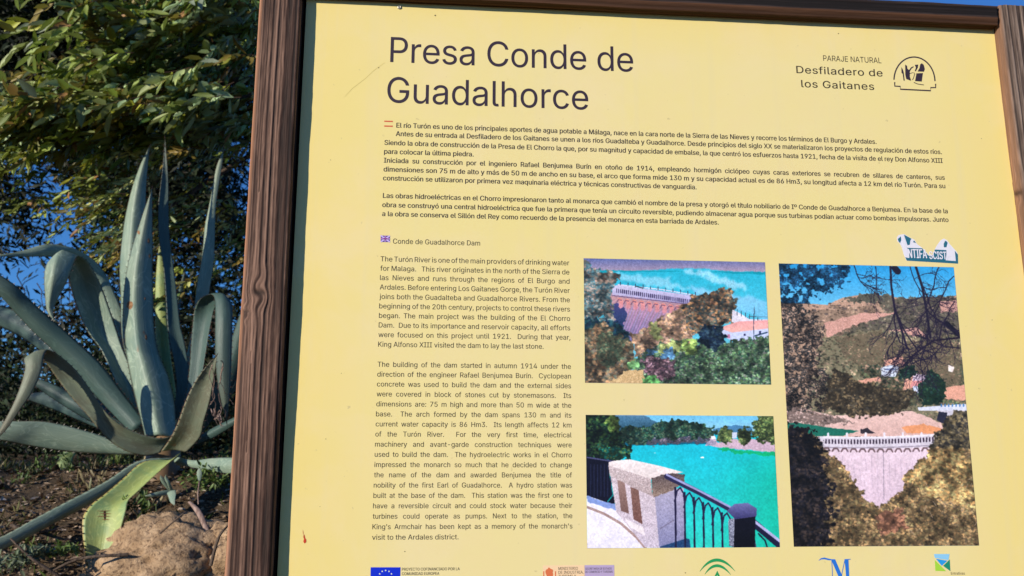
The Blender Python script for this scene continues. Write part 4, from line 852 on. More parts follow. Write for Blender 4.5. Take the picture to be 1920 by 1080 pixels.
blade([(246, 815, 276, 792, 3.92, 0), (200, 768, 236, 740, 3.95, 0), (150, 714, 190, 680, 3.95, 0), (104, 664, 134, 628, 3.93, 0), (66, 628, 92, 592, 3.9, 0), (30, 590, 56, 560, 3.87, 0), (-5, 552, 22, 528, 3.83, 0), (-60, 505, -45, 490, 3.8, 0), (-120, 462, -118, 460, 3.75, 0)], 0.022, M_AGD, label='broad dark leaf slanting to the upper left')
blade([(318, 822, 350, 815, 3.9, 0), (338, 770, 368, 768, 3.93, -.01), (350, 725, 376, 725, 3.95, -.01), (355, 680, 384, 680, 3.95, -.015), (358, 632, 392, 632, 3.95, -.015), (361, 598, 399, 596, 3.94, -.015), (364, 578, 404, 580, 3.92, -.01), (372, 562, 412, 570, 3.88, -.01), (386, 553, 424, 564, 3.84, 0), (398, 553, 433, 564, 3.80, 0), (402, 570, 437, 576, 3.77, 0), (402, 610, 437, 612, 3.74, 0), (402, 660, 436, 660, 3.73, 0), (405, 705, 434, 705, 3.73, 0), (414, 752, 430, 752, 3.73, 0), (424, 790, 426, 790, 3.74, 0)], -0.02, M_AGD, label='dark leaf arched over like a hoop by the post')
blade([(270, 822, 336, 822, 3.82, 0), (262, 790, 332, 795, 3.84, 0), (250, 745, 330, 752, 3.87, 0), (240, 700, 318, 705, 3.9, 0), (233, 656, 300, 662, 3.93, 0), (231, 610, 291, 612, 3.95, 0), (228, 573, 290, 573, 3.96, 0), (231, 536, 289, 536, 3.96, 0), (237, 499, 288, 499, 3.96, 0), (247, 462, 288, 462, 3.96, 0), (259, 425, 287, 425, 3.96, 0), (272, 388, 286, 388, 3.96, 0), (284.6, 355, 285.4, 355, 3.96, 0)], 0.065, M_AG, label='broad central leaf with brown scars')
blade([(262, 850, 318, 838, 3.85, 0), (200, 852, 262, 838, 3.82, 0), (120, 848, 170, 808, 3.78, 0), (50, 838, 96, 790, 3.74, .0), (8, 829, 40, 788, 3.7, .0), (-60, 820, -50, 790, 3.66, 0), (-130, 812, -128, 806, 3.62, 0)], 0.012, M_AG, label='nearly level leaf pointing left, green stripe along it')
blade([(300, 850, 330, 812, 3.78, 0), (272, 856, 306, 820, 3.76, 0), (238, 848, 270, 814, 3.73, 0), (200, 824, 236, 800, 3.70, 0), (164, 780, 205, 778, 3.67, 0), (130, 742, 176, 738, 3.65, 0), (104, 708, 148, 698, 3.63, 0), (84, 680, 118, 670, 3.60, 0), (62, 668, 92, 655, 3.57, 0), (44, 672, 84, 668, 3.54, 0), (46, 690, 78, 700, 3.52, 0), (38, 722, 60, 738, 3.50, 0), (22, 762, 36, 772, 3.49, 0), (4, 796, 14, 804, 3.48, 0), (-12, 826, -10, 828, 3.47, 0)], -0.014, M_AGB, label='leaf folded in two with a withered hanging end')
blade([(296, 862, 330, 858, 3.75, 0), (241, 895, 262, 862, 3.68, 0), (180, 940, 200, 900, 3.6, 0), (110, 978, 135, 934, 3.52, 0), (50, 1010, 70, 968, 3.45, 0), (-10, 1038, 2, 1005, 3.38, 0), (-90, 1055, -85, 1040, 3.3, 0)], 0.016, M_AG, label='leaf lying down to the lower left')
blade([(300, 862, 342, 846, 3.72, 0), (262, 868, 330, 858, 3.66, 0), (228, 898, 296, 888, 3.58, 0), (195, 926, 258, 924, 3.5, 0), (170, 945, 244, 938, 3.45, 0), (153, 968, 240, 958, 3.42, 0), (152, 1000, 228, 1000, 3.40, 0), (158, 1040, 213, 1038, 3.39, 0), (165, 1080, 196, 1078, 3.38, 0), (178, 1125, 182, 1125, 3.37, 0)], -0.034, M_AGY, label='yellowing leaf drooping to the ground with a dark gash')
blade([(300, 846, 352, 848, 3.74, 0), (318, 820, 378, 820, 3.70, 0), (332, 791, 385, 791, 3.67, 0), (347, 750, 396, 752, 3.64, 0), (362, 720, 402, 715, 3.62, 0), (380, 694, 405, 690, 3.6, 0), (404, 668, 407, 668, 3.59, 0)], -0.018, M_AGB, label='short worn leaf with a brown spiny edge')
blade([(330, 872, 330, 855, 3.75, 0), (362, 878, 362, 862, 3.68, 0), (392, 884, 395, 858, 3.62, 0), (425, 890, 425, 856, 3.56, 0), (460, 888, 460, 858, 3.5, 0), (500, 876, 500, 872, 3.45, 0)], 0.012, M_AG, label='short pale leaf passing behind the post')
blade([(150, 830, 175, 830, 4.4, 0), (120, 845, 148, 845, 4.35, 0), (105, 870, 135, 868, 4.3, 0), (104, 900, 134, 898, 4.28, 0), (112, 928, 128, 926, 4.27, 0)], 0.01, M_AGY, label='small lit yellow-green leaf behind')
for rows in ([(345, 815, 375, 820, 4.1, 0), (392, 745, 420, 755, 4.05, 0), (418, 680, 450, 690, 4.0, 0), (445, 600, 470, 605, 3.95, 0), (474, 520, 476, 520, 3.9, 0)], [(300, 815, 335, 815, 4.25, 0), (265, 740, 300, 735, 4.35, 0), (235, 650, 262, 640, 4.45, 0), (218, 590, 226, 585, 4.5, 0)], [(250, 828, 272, 812, 4.05, 0), (170, 792, 186, 766, 4.1, 0), (95, 746, 108, 722, 4.15, 0), (42, 706, 46, 702, 4.2, 0)], [(330, 830, 350, 822, 4.15, 0), (372, 790, 392, 782, 4.1, 0), (420, 735, 440, 735, 4.05, 0), (462, 670, 466, 670, 4.0, 0)], [(330, 846, 345, 838, 4.0, 0), (380, 832, 388, 808, 3.95, 0), (425, 808, 432, 785, 3.9, 0), (480, 770, 482, 764, 3.85, 0)], [(300, 800, 322, 800, 4.2, 0), (296, 700, 314, 700, 4.3, 0), (318, 600, 334, 600, 4.4, 0), (346, 505, 349, 505, 4.5, 0)], [(250, 830, 280, 815, 4.15, 0), (170, 800, 200, 770, 4.3, 0), (100, 770, 120, 735, 4.45, 0), (40, 745, 44, 738, 4.55, 0)]):
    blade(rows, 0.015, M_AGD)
for k, o in LEAVES.items():                           # brown scars on the central leaf
    if o.get('label', '').startswith('broad central'): central = o
    if o.get('label', '').startswith('yellowing'): drooping = o
def patch(pts, Y, mat, parent, name='scar'):
    P = [at(x, y, Y) for x, y in pts]; c = np.mean(P, 0); n = len(P); c = c + nrm(CAM - c) * 0.004; V = P + [c]; F = [(i, (i + 1) % n, n) for i in range(n)]
    return meshobj(name, V, F, mat, parent, smooth=True)
def blob(cx, cy, rx, ry, seed, n=12):
    r = np.random.default_rng(seed); return [(cx + rx * math.cos(a) * r.uniform(.7, 1.2), cy + ry * math.sin(a) * r.uniform(.7, 1.2)) for a in np.linspace(0, 2 * math.pi, n, endpoint=False)]
def on_leaf(px, py, o):
    """first point of the leaf's surface along the line of sight, for scars that sit on it"""
    d = nrm(M3 @ np.array([px - 960.0, 540.0 - py, -FPX])); bpy.context.view_layer.update()
    mw = o.matrix_world.inverted(); a = mw @ Vector(CAM); b = (mw.to_3x3() @ Vector(d)).normalized()
    ok, loc, nn, ix = o.ray_cast(a, b)
    return np.array(o.matrix_world @ loc) - d * 0.0012 if ok else None
def scar(cx, cy, rx, ry, o, mat, seed, name='scar', pts=None):
    pts = pts or blob(cx, cy, rx, ry, seed); V = [on_leaf(x, y, o) for x, y in pts] + [on_leaf(cx, cy, o)]
    if any(v is None for v in V): return
    V[-1] = V[-1] + nrm(CAM - V[-1]) * 0.002; n = len(pts)
    meshobj(name, V, [(i, (i + 1) % n, n) for i in range(n)], mat, o)
scar(243, 572, 6.5, 9, central, M_SCAR, 1); scar(252, 457, 3.5, 5, central, M_SCAR, 2); scar(260, 436, 2.6, 4, central, M_SCAR, 3); scar(279, 452, 2, 5, central, M_SCAR, 4); scar(281, 480, 2, 5, central, M_SCAR, 5); scar(274, 632, 2.5, 6, central, M_SCAR, 6); scar(272, 560, 1.6, 3, central, M_SCAR, 8)
scar(196, 966, 2.2, 9, drooping, M_SCARD, 9)
for q_, (yy, rx_) in enumerate(((958, 15), (963, 11), (968, 16), (974, 8))): scar(195 + (q_ % 2) * 3, yy, rx_, .8, drooping, M_SCAR, 20 + q_)
# stem
def tube(pts, rad, n=7):
    pts = np.asarray(pts, float); k = len(pts); rad = np.broadcast_to(rad, (k,)); T = np.gradient(pts, axis=0); T /= np.linalg.norm(T, axis=1)[:, None] + 1e-9
    a = np.cross(T, [0.31, 0.2, 0.93]); a /= np.linalg.norm(a, axis=1)[:, None] + 1e-9; b = np.cross(T, a); th = np.linspace(0, 2 * math.pi, n, endpoint=False)
    V = pts[:, None] + (a[:, None] * np.cos(th)[None, :, None] + b[:, None] * np.sin(th)[None, :, None]) * rad[:, None, None]
    i = np.arange(k * n).reshape(k, n); r1 = np.roll(i, -1, 1); F = np.stack([i[:-1], r1[:-1], r1[1:], i[1:]], -1).reshape(-1, 4)
    return V.reshape(-1, 3), F
class Bag:
    def __init__(s): s.V = []; s.F = []; s.C = []; s.n = 0
    def add(s, V, F, C=None): s.V.append(V); s.F.append(np.asarray(F) + s.n); s.n += len(V); s.C.append(C if C is not None else np.zeros((len(V), 3)))
    def done(s, name, mat, parent=None, **kw):
        F = []
        for f in s.F: F += f.tolist()
        return meshobj(name, np.concatenate(s.V), F, mat, parent, colors=np.concatenate(s.C), **kw)
b0 = at(305, 870, 3.95); V, F = tube([b0 + [0, 0, -.25], b0 + [0, 0, -.05], b0 + [0, 0, .06], b0 + [0, 0, .12]], [.07, .075, .07, .03], 14); meshobj('stem', V, F, M_AGB, agave)

# ------------------------------------------------------------------ leaves of trees and shrubs
def foliage_mat(name, rough, spec, transl, tcol):
    m = NT(name, rough, spec); a_ = m.n('ShaderNodeAttribute', attribute_name='Col'); fine = m.noise(90, 2, 0.5, m.coord('Object'))
    col = m.mix(m.math('MULTIPLY', fine, 0.35), a_.outputs['Color'], (0.02, 0.025, 0.008)); m.color(col)
    m.translucent(m.mix(0.5, a_.outputs['Color'], tcol, 'MIX'), transl); return m.m
M_FOL = foliage_mat('tree_leaf', 0.5, 0.3, 0.25, (0.10, 0.13, 0.02)); M_FOLD = foliage_mat('dark_foliage', 0.6, 0.25, 0.10, (0.02, 0.04, 0.008))
m = NT('bark', 0.9, 0.1); v = m.coord('Object', (1, 1, .25)); nn = m.noise(28, 6, 0.65, v); m.color(m.ramp(nn, [(0.3, (0.035, 0.024, 0.018)), (0.7, (0.15, 0.11, 0.085))])); m.bump(nn, 0.8, 0.02); M_BARK = m.m
m = NT('twig', 0.85, 0.1); m.color((0.05, 0.03, 0.022)); M_TWIG = m.m
LS = np.array([[0, 0, 0], [-.5, .36, .0], [0, .36, -.12], [.5, .36, .0], [-.36, .70, -.02], [0, .70, -.15], [.36, .70, -.02], [0, 1, -.16]])
LF = np.array([[0, 2, 1, 1], [0, 3, 2, 2], [1, 2, 5, 4], [2, 3, 6, 5], [4, 5, 7, 7], [5, 6, 7, 7]])
LSS = np.array([[0, 0, 0], [-.5, .45, 0.02], [.5, .45, 0.02], [0, 1, -.05]]); LFS = np.array([[0, 2, 1, 1], [1, 2, 3, 3]])
def leaves_mesh(P, Dv, Nv, Lg, Wd, C, simple=False):
    S_, F_ = (LSS, LFS) if simple else (LS, LF)
    Dv = Dv / np.linalg.norm(Dv, axis=1)[:, None]; A = np.cross(Dv, Nv); A /= np.linalg.norm(A, axis=1)[:, None] + 1e-9; Nn = np.cross(A, Dv)
    V = P[:, None] + A[:, None] * (S_[:, 0] * 1.0)[None, :, None] * Wd[:, None, None] + Dv[:, None] * S_[:, 1][None, :, None] * Lg[:, None, None] + Nn[:, None] * S_[:, 2][None, :, None] * Lg[:, None, None]
    k = len(S_); F = F_[None] + (np.arange(len(P)) * k)[:, None, None]; C_ = np.repeat(C, k, 0)
    return V.reshape(-1, 3), F.reshape(-1, 4), C_
def clean(F):
    return [tuple(f[:3]) if f[2] == f[3] else tuple(f) for f in F.tolist()]
X0, Y0, CS = -80, -80, 40
def grid(txt): return np.array([[int(ch) for ch in r.split()] for r in txt.strip().split('\n')], float)
LIT = grid("""2 2 2 2 3 4 6 7 7 7 7 7 7 7
2 2 2 2 3 3 5 7 7 7 7 7 7 7
1 1 1 2 4 3 3 7 8 8 8 8 8 8
1 1 1 1 2 1 2 6 8 8 8 8 8 8
1 1 1 1 1 0 2 7 8 9 8 8 8 8
4 4 3 5 6 3 5 8 9 8 8 8 8 8
6 6 6 7 7 6 8 8 8 8 8 8 8 8
5 5 5 6 7 8 8 8 7 7 7 7 8 6
4 4 2 4 7 7 7 6 6 6 5 6 6 4
2 2 0 2 4 6 6 5 5 5 5 5 3 1
2 2 1 2 4 3 5 5 5 5 4 5 3 1
2 2 2 4 3 0 1 5 5 5 4 4 4 2
1 1 2 3 1 0 1 4 5 4 2 3 3 2
1 1 1 1 1 1 2 4 4 3 1 3 3 2
1 0 0 0 0 0 1 4 3 2 2 2 2 2
0 0 0 0 0 0 0 2 2 2 1 1 1 1
0 0 0 0 0 0 0 1 1 1 1 1 0 1""")
DRK = grid("""8 8 8 8 8 8 8 6 6 6 6 6 6 6
8 8 8 8 8 8 8 6 6 6 6 6 6 6
9 9 9 9 8 9 9 6 6 6 6 6 6 6
9 9 8 9 9 9 9 6 6 6 6 6 6 6
9 9 9 9 9 9 9 6 6 6 6 6 6 6
9 9 9 9 9 9 8 6 6 6 6 6 6 6
7 7 7 7 7 7 7 7 7 7 7 7 7 7
7 7 7 7 7 7 7 7 7 7 7 7 7 6
5 5 1 1 3 5 7 7 7 7 7 7 6 3
4 4 0 0 2 5 7 7 7 7 7 7 5 2
5 5 4 1 1 3 7 7 7 7 7 7 5 2
5 5 4 3 2 0 2 6 7 7 7 7 6 4
5 4 3 2 1 0 1 5 7 7 4 7 5 3
4 3 2 2 2 1 2 3 6 7 2 6 5 4
3 2 0 0 1 2 2 3 5 6 3 4 3 4
3 3 0 0 0 1 2 3 4 4 3 4 3 5
5 4 1 1 1 2 2 3 4 3 3 4 3 5
5 5 2 1 2 3 2 4 4 4 3 5 3 5
6 5 3 1 1 3 3 4 5 4 4 5 4 6
6 6 4 1 1 2 4 4 5 5 5 6 5 7
7 7 6 3 2 3 5 7 7 7 7 7 7 7
8 8 8 6 5 6 7 8 8 8 8 8 8 8
9 9 9 9 9 9 9 9 9 9 9 9 9 9""")
def sample(G, n, power=1.6, spread=False):
    p = (G ** power).ravel(); p = p / p.sum(); k = rng.choice(len(p), n, p=p); r, c = np.divmod(k, G.shape[1])
    x = X0 + (c + rng.random(n)) * CS
    if spread:                                          # the crowns go on beyond the picture and behind the sign
        out = rng.random(n) < .5; x = np.where(out & (c < 2), x - rng.uniform(0, 380, n), x); x = np.where(out & (c > 11), x + rng.uniform(0, 260, n), x)
    return x, Y0 + (r + rng.random(n)) * CS
def unit(n): v = rng.normal(0, 1, (n, 3)); return v / np.linalg.norm(v, axis=1)[:, None]

# leafy tree: drooping sprays; each spray is a twig with alternate leaves
tree = empty('leafy_tree', (at(720, 700, 5.9)[0], 5.9, float(ground_z(at(720, 700, 5.9)[0], 5.9)) - 0.05))
tag(tree, 'leafy olive-green tree whose drooping boughs fill the upper left above the agave', 'tree')
tb = np.array(tree.location)
def limb(P, r0, r1, name='branch', n=10, label=None):
    Q = catmull(P, 18); V, F = tube(Q, np.linspace(r0, r1, 18), n); return meshobj(name, V, F, M_BARK, tree, label=label)
top = tb + [0.15, 0.1, 2.2]; limb([tb + [0, 0, -.2], tb + [.05, 0, .8], tb + [-.02, .05, 1.5], top], 0.15, 0.10, 'trunk', 14)
for tgt, r in ((at(300, 60, 5.4), .05), (at(60, 200, 5.2), .045), (at(250, 260, 5.1), .035), (at(430, -60, 5.6), .05), (at(120, -120, 5.7), .05), (at(560, -300, 5.6), .05), (at(900, -400, 6.2), .05), (at(330, 400, 5.5), .025), (at(1100, -250, 6.8), .045)):
    mid_ = (top * .55 + tgt * .45) + [0, 0, .35]; limb([top - [0, 0, .15], mid_, tgt + [0, 0, .08], tgt], r, .008)
PAL_L = np.array([[0.16, 0.21, 0.035], [0.21, 0.27, 0.07], [0.25, 0.33, 0.17], [0.08, 0.15, 0.035], [0.32, 0.37, 0.15], [0.24, 0.25, 0.03], [0.16, 0.12, 0.025]])
Ps, Ds, Ns, Ls, Ws, Cs = [], [], [], [], [], []
tw = Bag()
NB = 170; NSP = NB * 5                                  # boughs, each with five sprays close together
bx_, by_ = sample(LIT, NB); bY = 4.35 + 1.5 * rng.random(NB) ** 1.4 - 0.2 * (by_ < 200)
sx_ = np.repeat(bx_, 5) + rng.normal(0, 24, NSP); sy_ = np.repeat(by_, 5) + rng.normal(0, 15, NSP); sY = np.repeat(bY, 5) + rng.normal(0, .12, NSP)
for k in range(NSP):
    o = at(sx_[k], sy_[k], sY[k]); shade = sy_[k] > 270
    d = nrm([-0.9 + rng.normal(0, .35), -0.45 + rng.normal(0, .35), -0.18 + rng.normal(0, .3)]); L = rng.uniform(.16, .34) * (0.75 if shade else 1)
    ts = np.linspace(0, 1, 6); pts = o - d * L * .5 + d * L * ts[:, None] + np.array([0, 0, -.09])[None] * (ts ** 2)[:, None]
    V, F = tube(pts, np.linspace(.0028, .001, 6), 3); tw.add(V, F)
    nl = rng.integers(9, 16)
    pal = PAL_L[rng.integers(len(PAL_L))] * rng.uniform(1.1, 2.1)
    for j in range(nl):
        t = (j + rng.random()) / nl; q = np.array([np.interp(t, ts, pts[:, a]) for a in range(3)])
        side = (-1) ** j; dd = nrm(d * .7 + np.array([d[1], -d[0], 0]) * side * .7 + np.array([0, 0, -.30]) + rng.normal(0, .28, 3))
        Ps.append(q); Ds.append(dd); Ns.append(nrm(np.array([-.6, -.7, .45]) + rng.normal(0, .42, 3)))
        l = rng.uniform(.075, .14) * (0.58 if shade else 1); Ls.append(l); Ws.append(l * rng.uniform(.27, .37))
        c = pal * rng.uniform(.75, 1.3); u = rng.random()
        if u < .035: c = np.array([0.42, 0.22, 0.08]) * rng.uniform(.6, 1.1)
        elif u < .10: c = np.array([0.20, 0.17, 0.04])
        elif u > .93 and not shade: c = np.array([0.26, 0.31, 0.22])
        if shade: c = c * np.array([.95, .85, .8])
        Cs.append(c)
Ps, Ds, Ns, Ls, Ws, Cs = map(np.array, (Ps, Ds, Ns, Ls, Ws, Cs))
# behind the board and above the frame: coarser sprays so that the crown is whole
n = 5200; cx = rng.uniform(480, 1350, n); cy = rng.uniform(-420, -60, n) + (cx - 480) * -0.10; cy = np.where(cx < 900, cy + rng.uniform(0, 420, n) * (900 - cx) / 420, cy); cY = rng.uniform(4.9, 7.0, n)
P2 = ats(cx, cy, cY); l2 = rng.uniform(.05, .09, n); D2 = unit(n) * .6 + [-.5, -.3, -.4]; N2 = unit(n) * .5 + [-.2, -.5, .7]
C2 = PAL_L[rng.integers(len(PAL_L), size=n)] * rng.uniform(.6, 1.2, (n, 1))
n3 = 2600; cx = rng.uniform(-420, 480, n3); cy = rng.uniform(-420, -80, n3); P3 = ats(cx, cy, rng.uniform(4.8, 6.6, n3)); D3 = unit(n3) * .6 + [-.6, -.3, -.3]; N3 = unit(n3) * .5 + [-.2, -.5, .7]; l3 = rng.uniform(.05, .09, n3); C3 = PAL_L[rng.integers(len(PAL_L), size=n3)] * rng.uniform(.6, 1.2, (n3, 1))
# the 300 that show largest are parts of their own
w = (Ps - CAM); vis = (M3.T @ w.T).T; sxp = 960 + vis[:, 0] / -vis[:, 2] * FPX; syp = 540 - vis[:, 1] / -vis[:, 2] * FPX
score = Ls / w[:, 1] * np.where((sxp > 5) & (sxp < 460) & (syp > 5) & (syp < 560), 1, 0) * (1 + .6 * (w[:, 1] < 4.7))
big = np.argsort(-score)[:300]; rest = np.setdiff1d(np.arange(len(Ps)), big)
lib = []
QC = [PAL_L[i] * f for i in (0, 1, 2, 4, 5) for f in (.85, 1.15)] + [np.array([.26, .31, .22]), np.array([.38, .20, .07])]
for c in QC:
    me = bpy.data.meshes.new('leaf'); S2 = LS.copy(); S2[:, 0] *= .35; me.from_pydata(S2.tolist(), [], clean(LF)); a = me.color_attributes.new('Col', 'FLOAT_COLOR', 'POINT'); a.data.foreach_set('color', np.tile([*c, 1], len(S2)).astype(float)); me.polygons.foreach_set('use_smooth', np.ones(len(me.polygons), bool)); me.materials.append(M_FOL); lib.append(me)
QA = np.array(QC)
for i in big:
    me = lib[int(np.argmin(((QA - Cs[i]) ** 2).sum(1)))]; o = bpy.data.objects.new('leaf', me); COL.objects.link(o); o.parent = tree
    d = nrm(Ds[i]); a = nrm(np.cross(d, Ns[i])); nn_ = np.cross(a, d); R = np.array([a, d, nn_]).T * Ls[i]; q = Ps[i] - tb
    o.matrix_local = Matrix([[*R[0], q[0]], [*R[1], q[1]], [*R[2], q[2]], [0, 0, 0, 1]])
def fol(name, parts, mat, parent, simple=False, **kw):
    P, Dd, N, L, Wd, C = [np.concatenate(a) for a in zip(*parts)]; V, F, Cc = leaves_mesh(P, Dd, N, L, Wd, C, simple)
    return meshobj(name, V, clean(F), mat, parent, colors=Cc, kind='stuff', **kw)
fol('crown', [(Ps[rest], Ds[rest], Ns[rest], Ls[rest], Ws[rest], Cs[rest]), (P2, D2, N2, l2, l2 * .36, C2), (P3, D3, N3, l3, l3 * .36, C3)], M_FOL, tree)
tw.done('twigs', M_TWIG, tree, kind='stuff')

# dark pines behind
def dark_tree(name, label, base, H, crown, n, G=None, Yr=(7, 10), size=(.03, .07), pal=((.010, .018, .006), (.016, .026, .009), (.007, .010, .005)), wr=.22, cat='tree', grp=None, extra=None, trunk_r=.12, twigs=0, simple=True):
    t = empty(name, base); tag(t, label, cat, grp); bz = np.array(base)
    if H:
        V, F = tube(catmull([bz + [0, 0, -.2], bz + [.1, 0, H * .4], bz + [-.05, .1, H * .75], bz + [.1, 0, H]], 14), np.linspace(trunk_r, .02, 14), 10); meshobj('trunk', V, F, M_BARK, t)
    parts = []
    pal = np.array(pal)
    if G is not None:
        nc = n // 26; x, y = sample(G, nc, 1.5, True); Yc = rng.uniform(*Yr, nc); c0 = ats(x, y, Yc); P = np.repeat(c0, 26, 0) + rng.normal(0, .07, (nc * 26, 3)) * [1.6, 1, .8]
        dirs = np.repeat(unit(nc) * [1, .6, .5], 26, 0) + unit(nc * 26) * .8
    else:
        c, r = crown; P = np.array(c) + unit(n) * (rng.random((n, 1)) ** .4) * np.array(r); P = P + (fbm(P[:, 0] * 2 + 30, P[:, 2] * 2 + 30, 5)[:, None] - .5) * .5; dirs = unit(n)
    m_ = len(P); L = rng.uniform(*size, m_); C = pal[rng.integers(len(pal), size=m_)] * rng.uniform(.6, 1.4, (m_, 1)); N = unit(m_) + [-.2, -.6, .5]
    V, F, Cc = leaves_mesh(P, dirs, N, L, L * wr, C, simple); meshobj('crown', V, clean(F), M_FOLD, t, colors=Cc, kind='stuff')
    if twigs:
        b = Bag(); x, y = sample(G if G is not None else DRK, twigs, .6); Yc = rng.uniform(*Yr, twigs); root = bz + [0, 0, H * .55]
        for k in range(twigs):
            q = at(x[k], y[k], Yc[k]); d = nrm((root - q) * [1, .4, .8] + rng.normal(0, .9, 3)); L_ = rng.uniform(.2, .7); tt = np.linspace(0, 1, 6)[:, None]
            pts = q + d * L_ * tt + rng.normal(0, .02, (6, 3)); V, F = tube(pts, np.linspace(.002, .006, 6), 3); b.add(V, F)
        b.done('twigs', M_TWIG, t, kind='stuff')
    return t
GL = DRK.copy(); GR = DRK.copy(); GL[:, 7:] = 0; GR[:, :7] = 0
gz = lambda x, y: float(ground_z(x, y))
bx = at(-60, 600, 8.6)[0]; dark_tree('pine_tree', 'dark pine standing behind the agave at the left edge, blue sky through it', (bx, 8.6, gz(bx, 8.6)), 5.5, None, 58000, GL, (7.6, 9.8), size=(.06, .14), wr=.28, trunk_r=.06, twigs=420)
bx = at(470, 600, 9.0)[0]; dark_tree('pine_tree', 'dark pine behind the leafy tree, between the tall agave leaves and the post', (bx, 9.0, gz(bx, 9.0)), 5.5, None, 54000, GR, (7.4, 10.2), size=(.06, .14), wr=.28, trunk_r=.06, twigs=420)
# unseen tree added on the left, sunward, to cast dappled shade on the agave
ox, oy = -6.42, 1.42
dark_tree('added_shade_tree', 'unseen tree added on the left to shade the agave', (ox, oy, gz(ox, oy)), 2.6, ((ox, oy, 3.05), (1.15, 1.05, .85)), 6200, size=(.04, .08), wr=.28, pal=((.05, .07, .035), (.09, .11, .06)), trunk_r=.13, simple=False)
# undergrowth behind the agave, each bush its own
BUSH = [(-60, 880, 5.6, .55), (60, 860, 5.2, .45), (190, 850, 5.4, .45), (330, 860, 5.0, .40), (430, 850, 5.3, .5), (560, 860, 5.8, .6), (740, 880, 6.0, .6)]
LB_ = ['low dark shrub at the far left edge behind the agave', 'low dark shrub behind the level agave leaf', 'low dark shrub behind the middle of the agave', 'small dark shrub right behind the agave heart', 'low dark shrub beside the wooden post', 'dark shrub hidden behind the sign panel, nearer the left post', 'dark shrub hidden behind the sign panel, under the leafy tree']
for k, (x, y, Yb, r) in enumerate(BUSH):
    q = at(x, y, Yb); z = gz(q[0], Yb); dark_tree('shrub', LB_[k], (q[0], Yb, z), 0.0, ((q[0], Yb, z + r * .55), (r * 1.3, r * .8, r * .85)), 2600, size=(.02, .055), wr=.4, cat='shrub', grp='low shrubs behind the agave', pal=((.022, .045, .014), (.04, .07, .02), (.015, .02, .010), (.05, .05, .02)))

# ------------------------------------------------------------------ mound, pup, weeds, litter
m = NT('sandstone', 0.92, 0.15); v = m.coord('Object'); a = m.noise(14, 6, 0.65, v); b = m.noise(70, 5, 0.7, v)
col = m.ramp(a, [(0.3, (0.27, 0.17, 0.095)), (0.55, (0.46, 0.31, 0.185)), (0.75, (0.60, 0.43, 0.28))]); m.color(m.mix(m.ramp(b, [(0.35, (0, 0, 0)), (0.5, (1, 1, 1))]), (0.13, 0.08, 0.05), col)); m.bump(m.math('ADD', a, b), 0.9, 0.012); M_SAND = m.m
def boulder(name, label, c, r, seed, mat=M_SAND, sub=5, rough=.28, group=None, cat='rock'):
    bm = bmesh.new(); bmesh.ops.create_icosphere(bm, subdivisions=sub, radius=1); P = np.array([v.co[:] for v in bm.verts]); F = [[v.index for v in f.verts] for f in bm.faces]; bm.free()
    q = P * 1.5 + seed; n_ = fbm(q[:, 0] * 1.4 + 30, q[:, 2] * 1.4 + q[:, 1] + 40, seed) - .5; n2_ = fbm(q[:, 0] * 5 + 50, q[:, 2] * 5 + q[:, 1] * 4 + 60, seed + 3) - .5
    rid = np.abs(fbm(q[:, 0] * 2.4 + 70, q[:, 2] * 2.4 + 2 * q[:, 1] + 70, seed + 5) - .5); P = P * (1 + rough * n_ * 2 + (.15 * n2_ + .12 * (fbm(q[:, 0] * 14 + 50, q[:, 2] * 14 + q[:, 1] * 11 + 60, seed + 8) - .5)) - .10 * np.exp(-(rid / .02) ** 2))[:, None]
    o = meshobj(name, P * np.array(r) + np.array(c), F, mat); tag(o, label, cat, group); return o
c_ = at(300, 1065, 3.35); boulder('earth_mound', 'tan sandy mound of earth below the agave, cracked and lit', c_ + [.02, .12, -.05], (.36, .28, .235), 4)
c_ = at(408, 1000, 3.25); boulder('earth_mound', 'smaller lump of earth at the right of the sandy mound, against the post', c_ + [.06, .12, -.13], (.17, .16, .17), 9)
# rising weeds: thin stems with small leaves
M_WEED = foliage_mat('weed_leaf', 0.5, 0.35, 0.2, (0.15, 0.2, 0.03))
def weed(x, y, Y, h, label, ns=9, seed=0, c=(0.10, 0.16, 0.035), lf=.03, spread=.10):
    r = np.random.default_rng(seed); p0 = at(x, y, Y); p0[2] = min(p0[2], gz(p0[0], Y) + .02) if False else p0[2]
    t = empty('weed', p0); tag(t, label, 'weed', 'weeds growing on the bank'); b = Bag(); P, Dv, N, L, C = [], [], [], [], []
    for k in range(ns):
        d = nrm([r.normal(0, 1), r.normal(0, .6), 2.0]); hh = h * r.uniform(.5, 1.1); ts = np.linspace(0, 1, 7)[:, None]; o0 = p0 + [r.normal(0, spread * .3), r.normal(0, spread * .3), -.02]
        pts = o0 + d * hh * ts + np.array([r.normal(0, .02), 0, -.02]) * ts ** 2; V, F = tube(pts, np.linspace(.0018, .0008, 7), 3); b.add(V, F, np.full((len(V), 3), .5) * np.array(c))
        for j in range(10):
            u = r.uniform(.2, 1); P.append(o0 + d * hh * u); Dv.append(nrm(d * .5 + r.normal(0, .8, 3))); N.append(nrm([-.2, -.5, .8] + r.normal(0, .4, 3))); L.append(lf * r.uniform(.5, 1.2)); C.append(np.array(c) * r.uniform(.6, 1.5))
    b.done('stems', M_WEED, t, kind='stuff'); V, F, Cc = leaves_mesh(*map(np.array, (P, Dv, N, L)), np.array(L) * .38, np.array(C)); meshobj('leaves', V, clean(F), M_WEED, t, colors=Cc, kind='stuff')
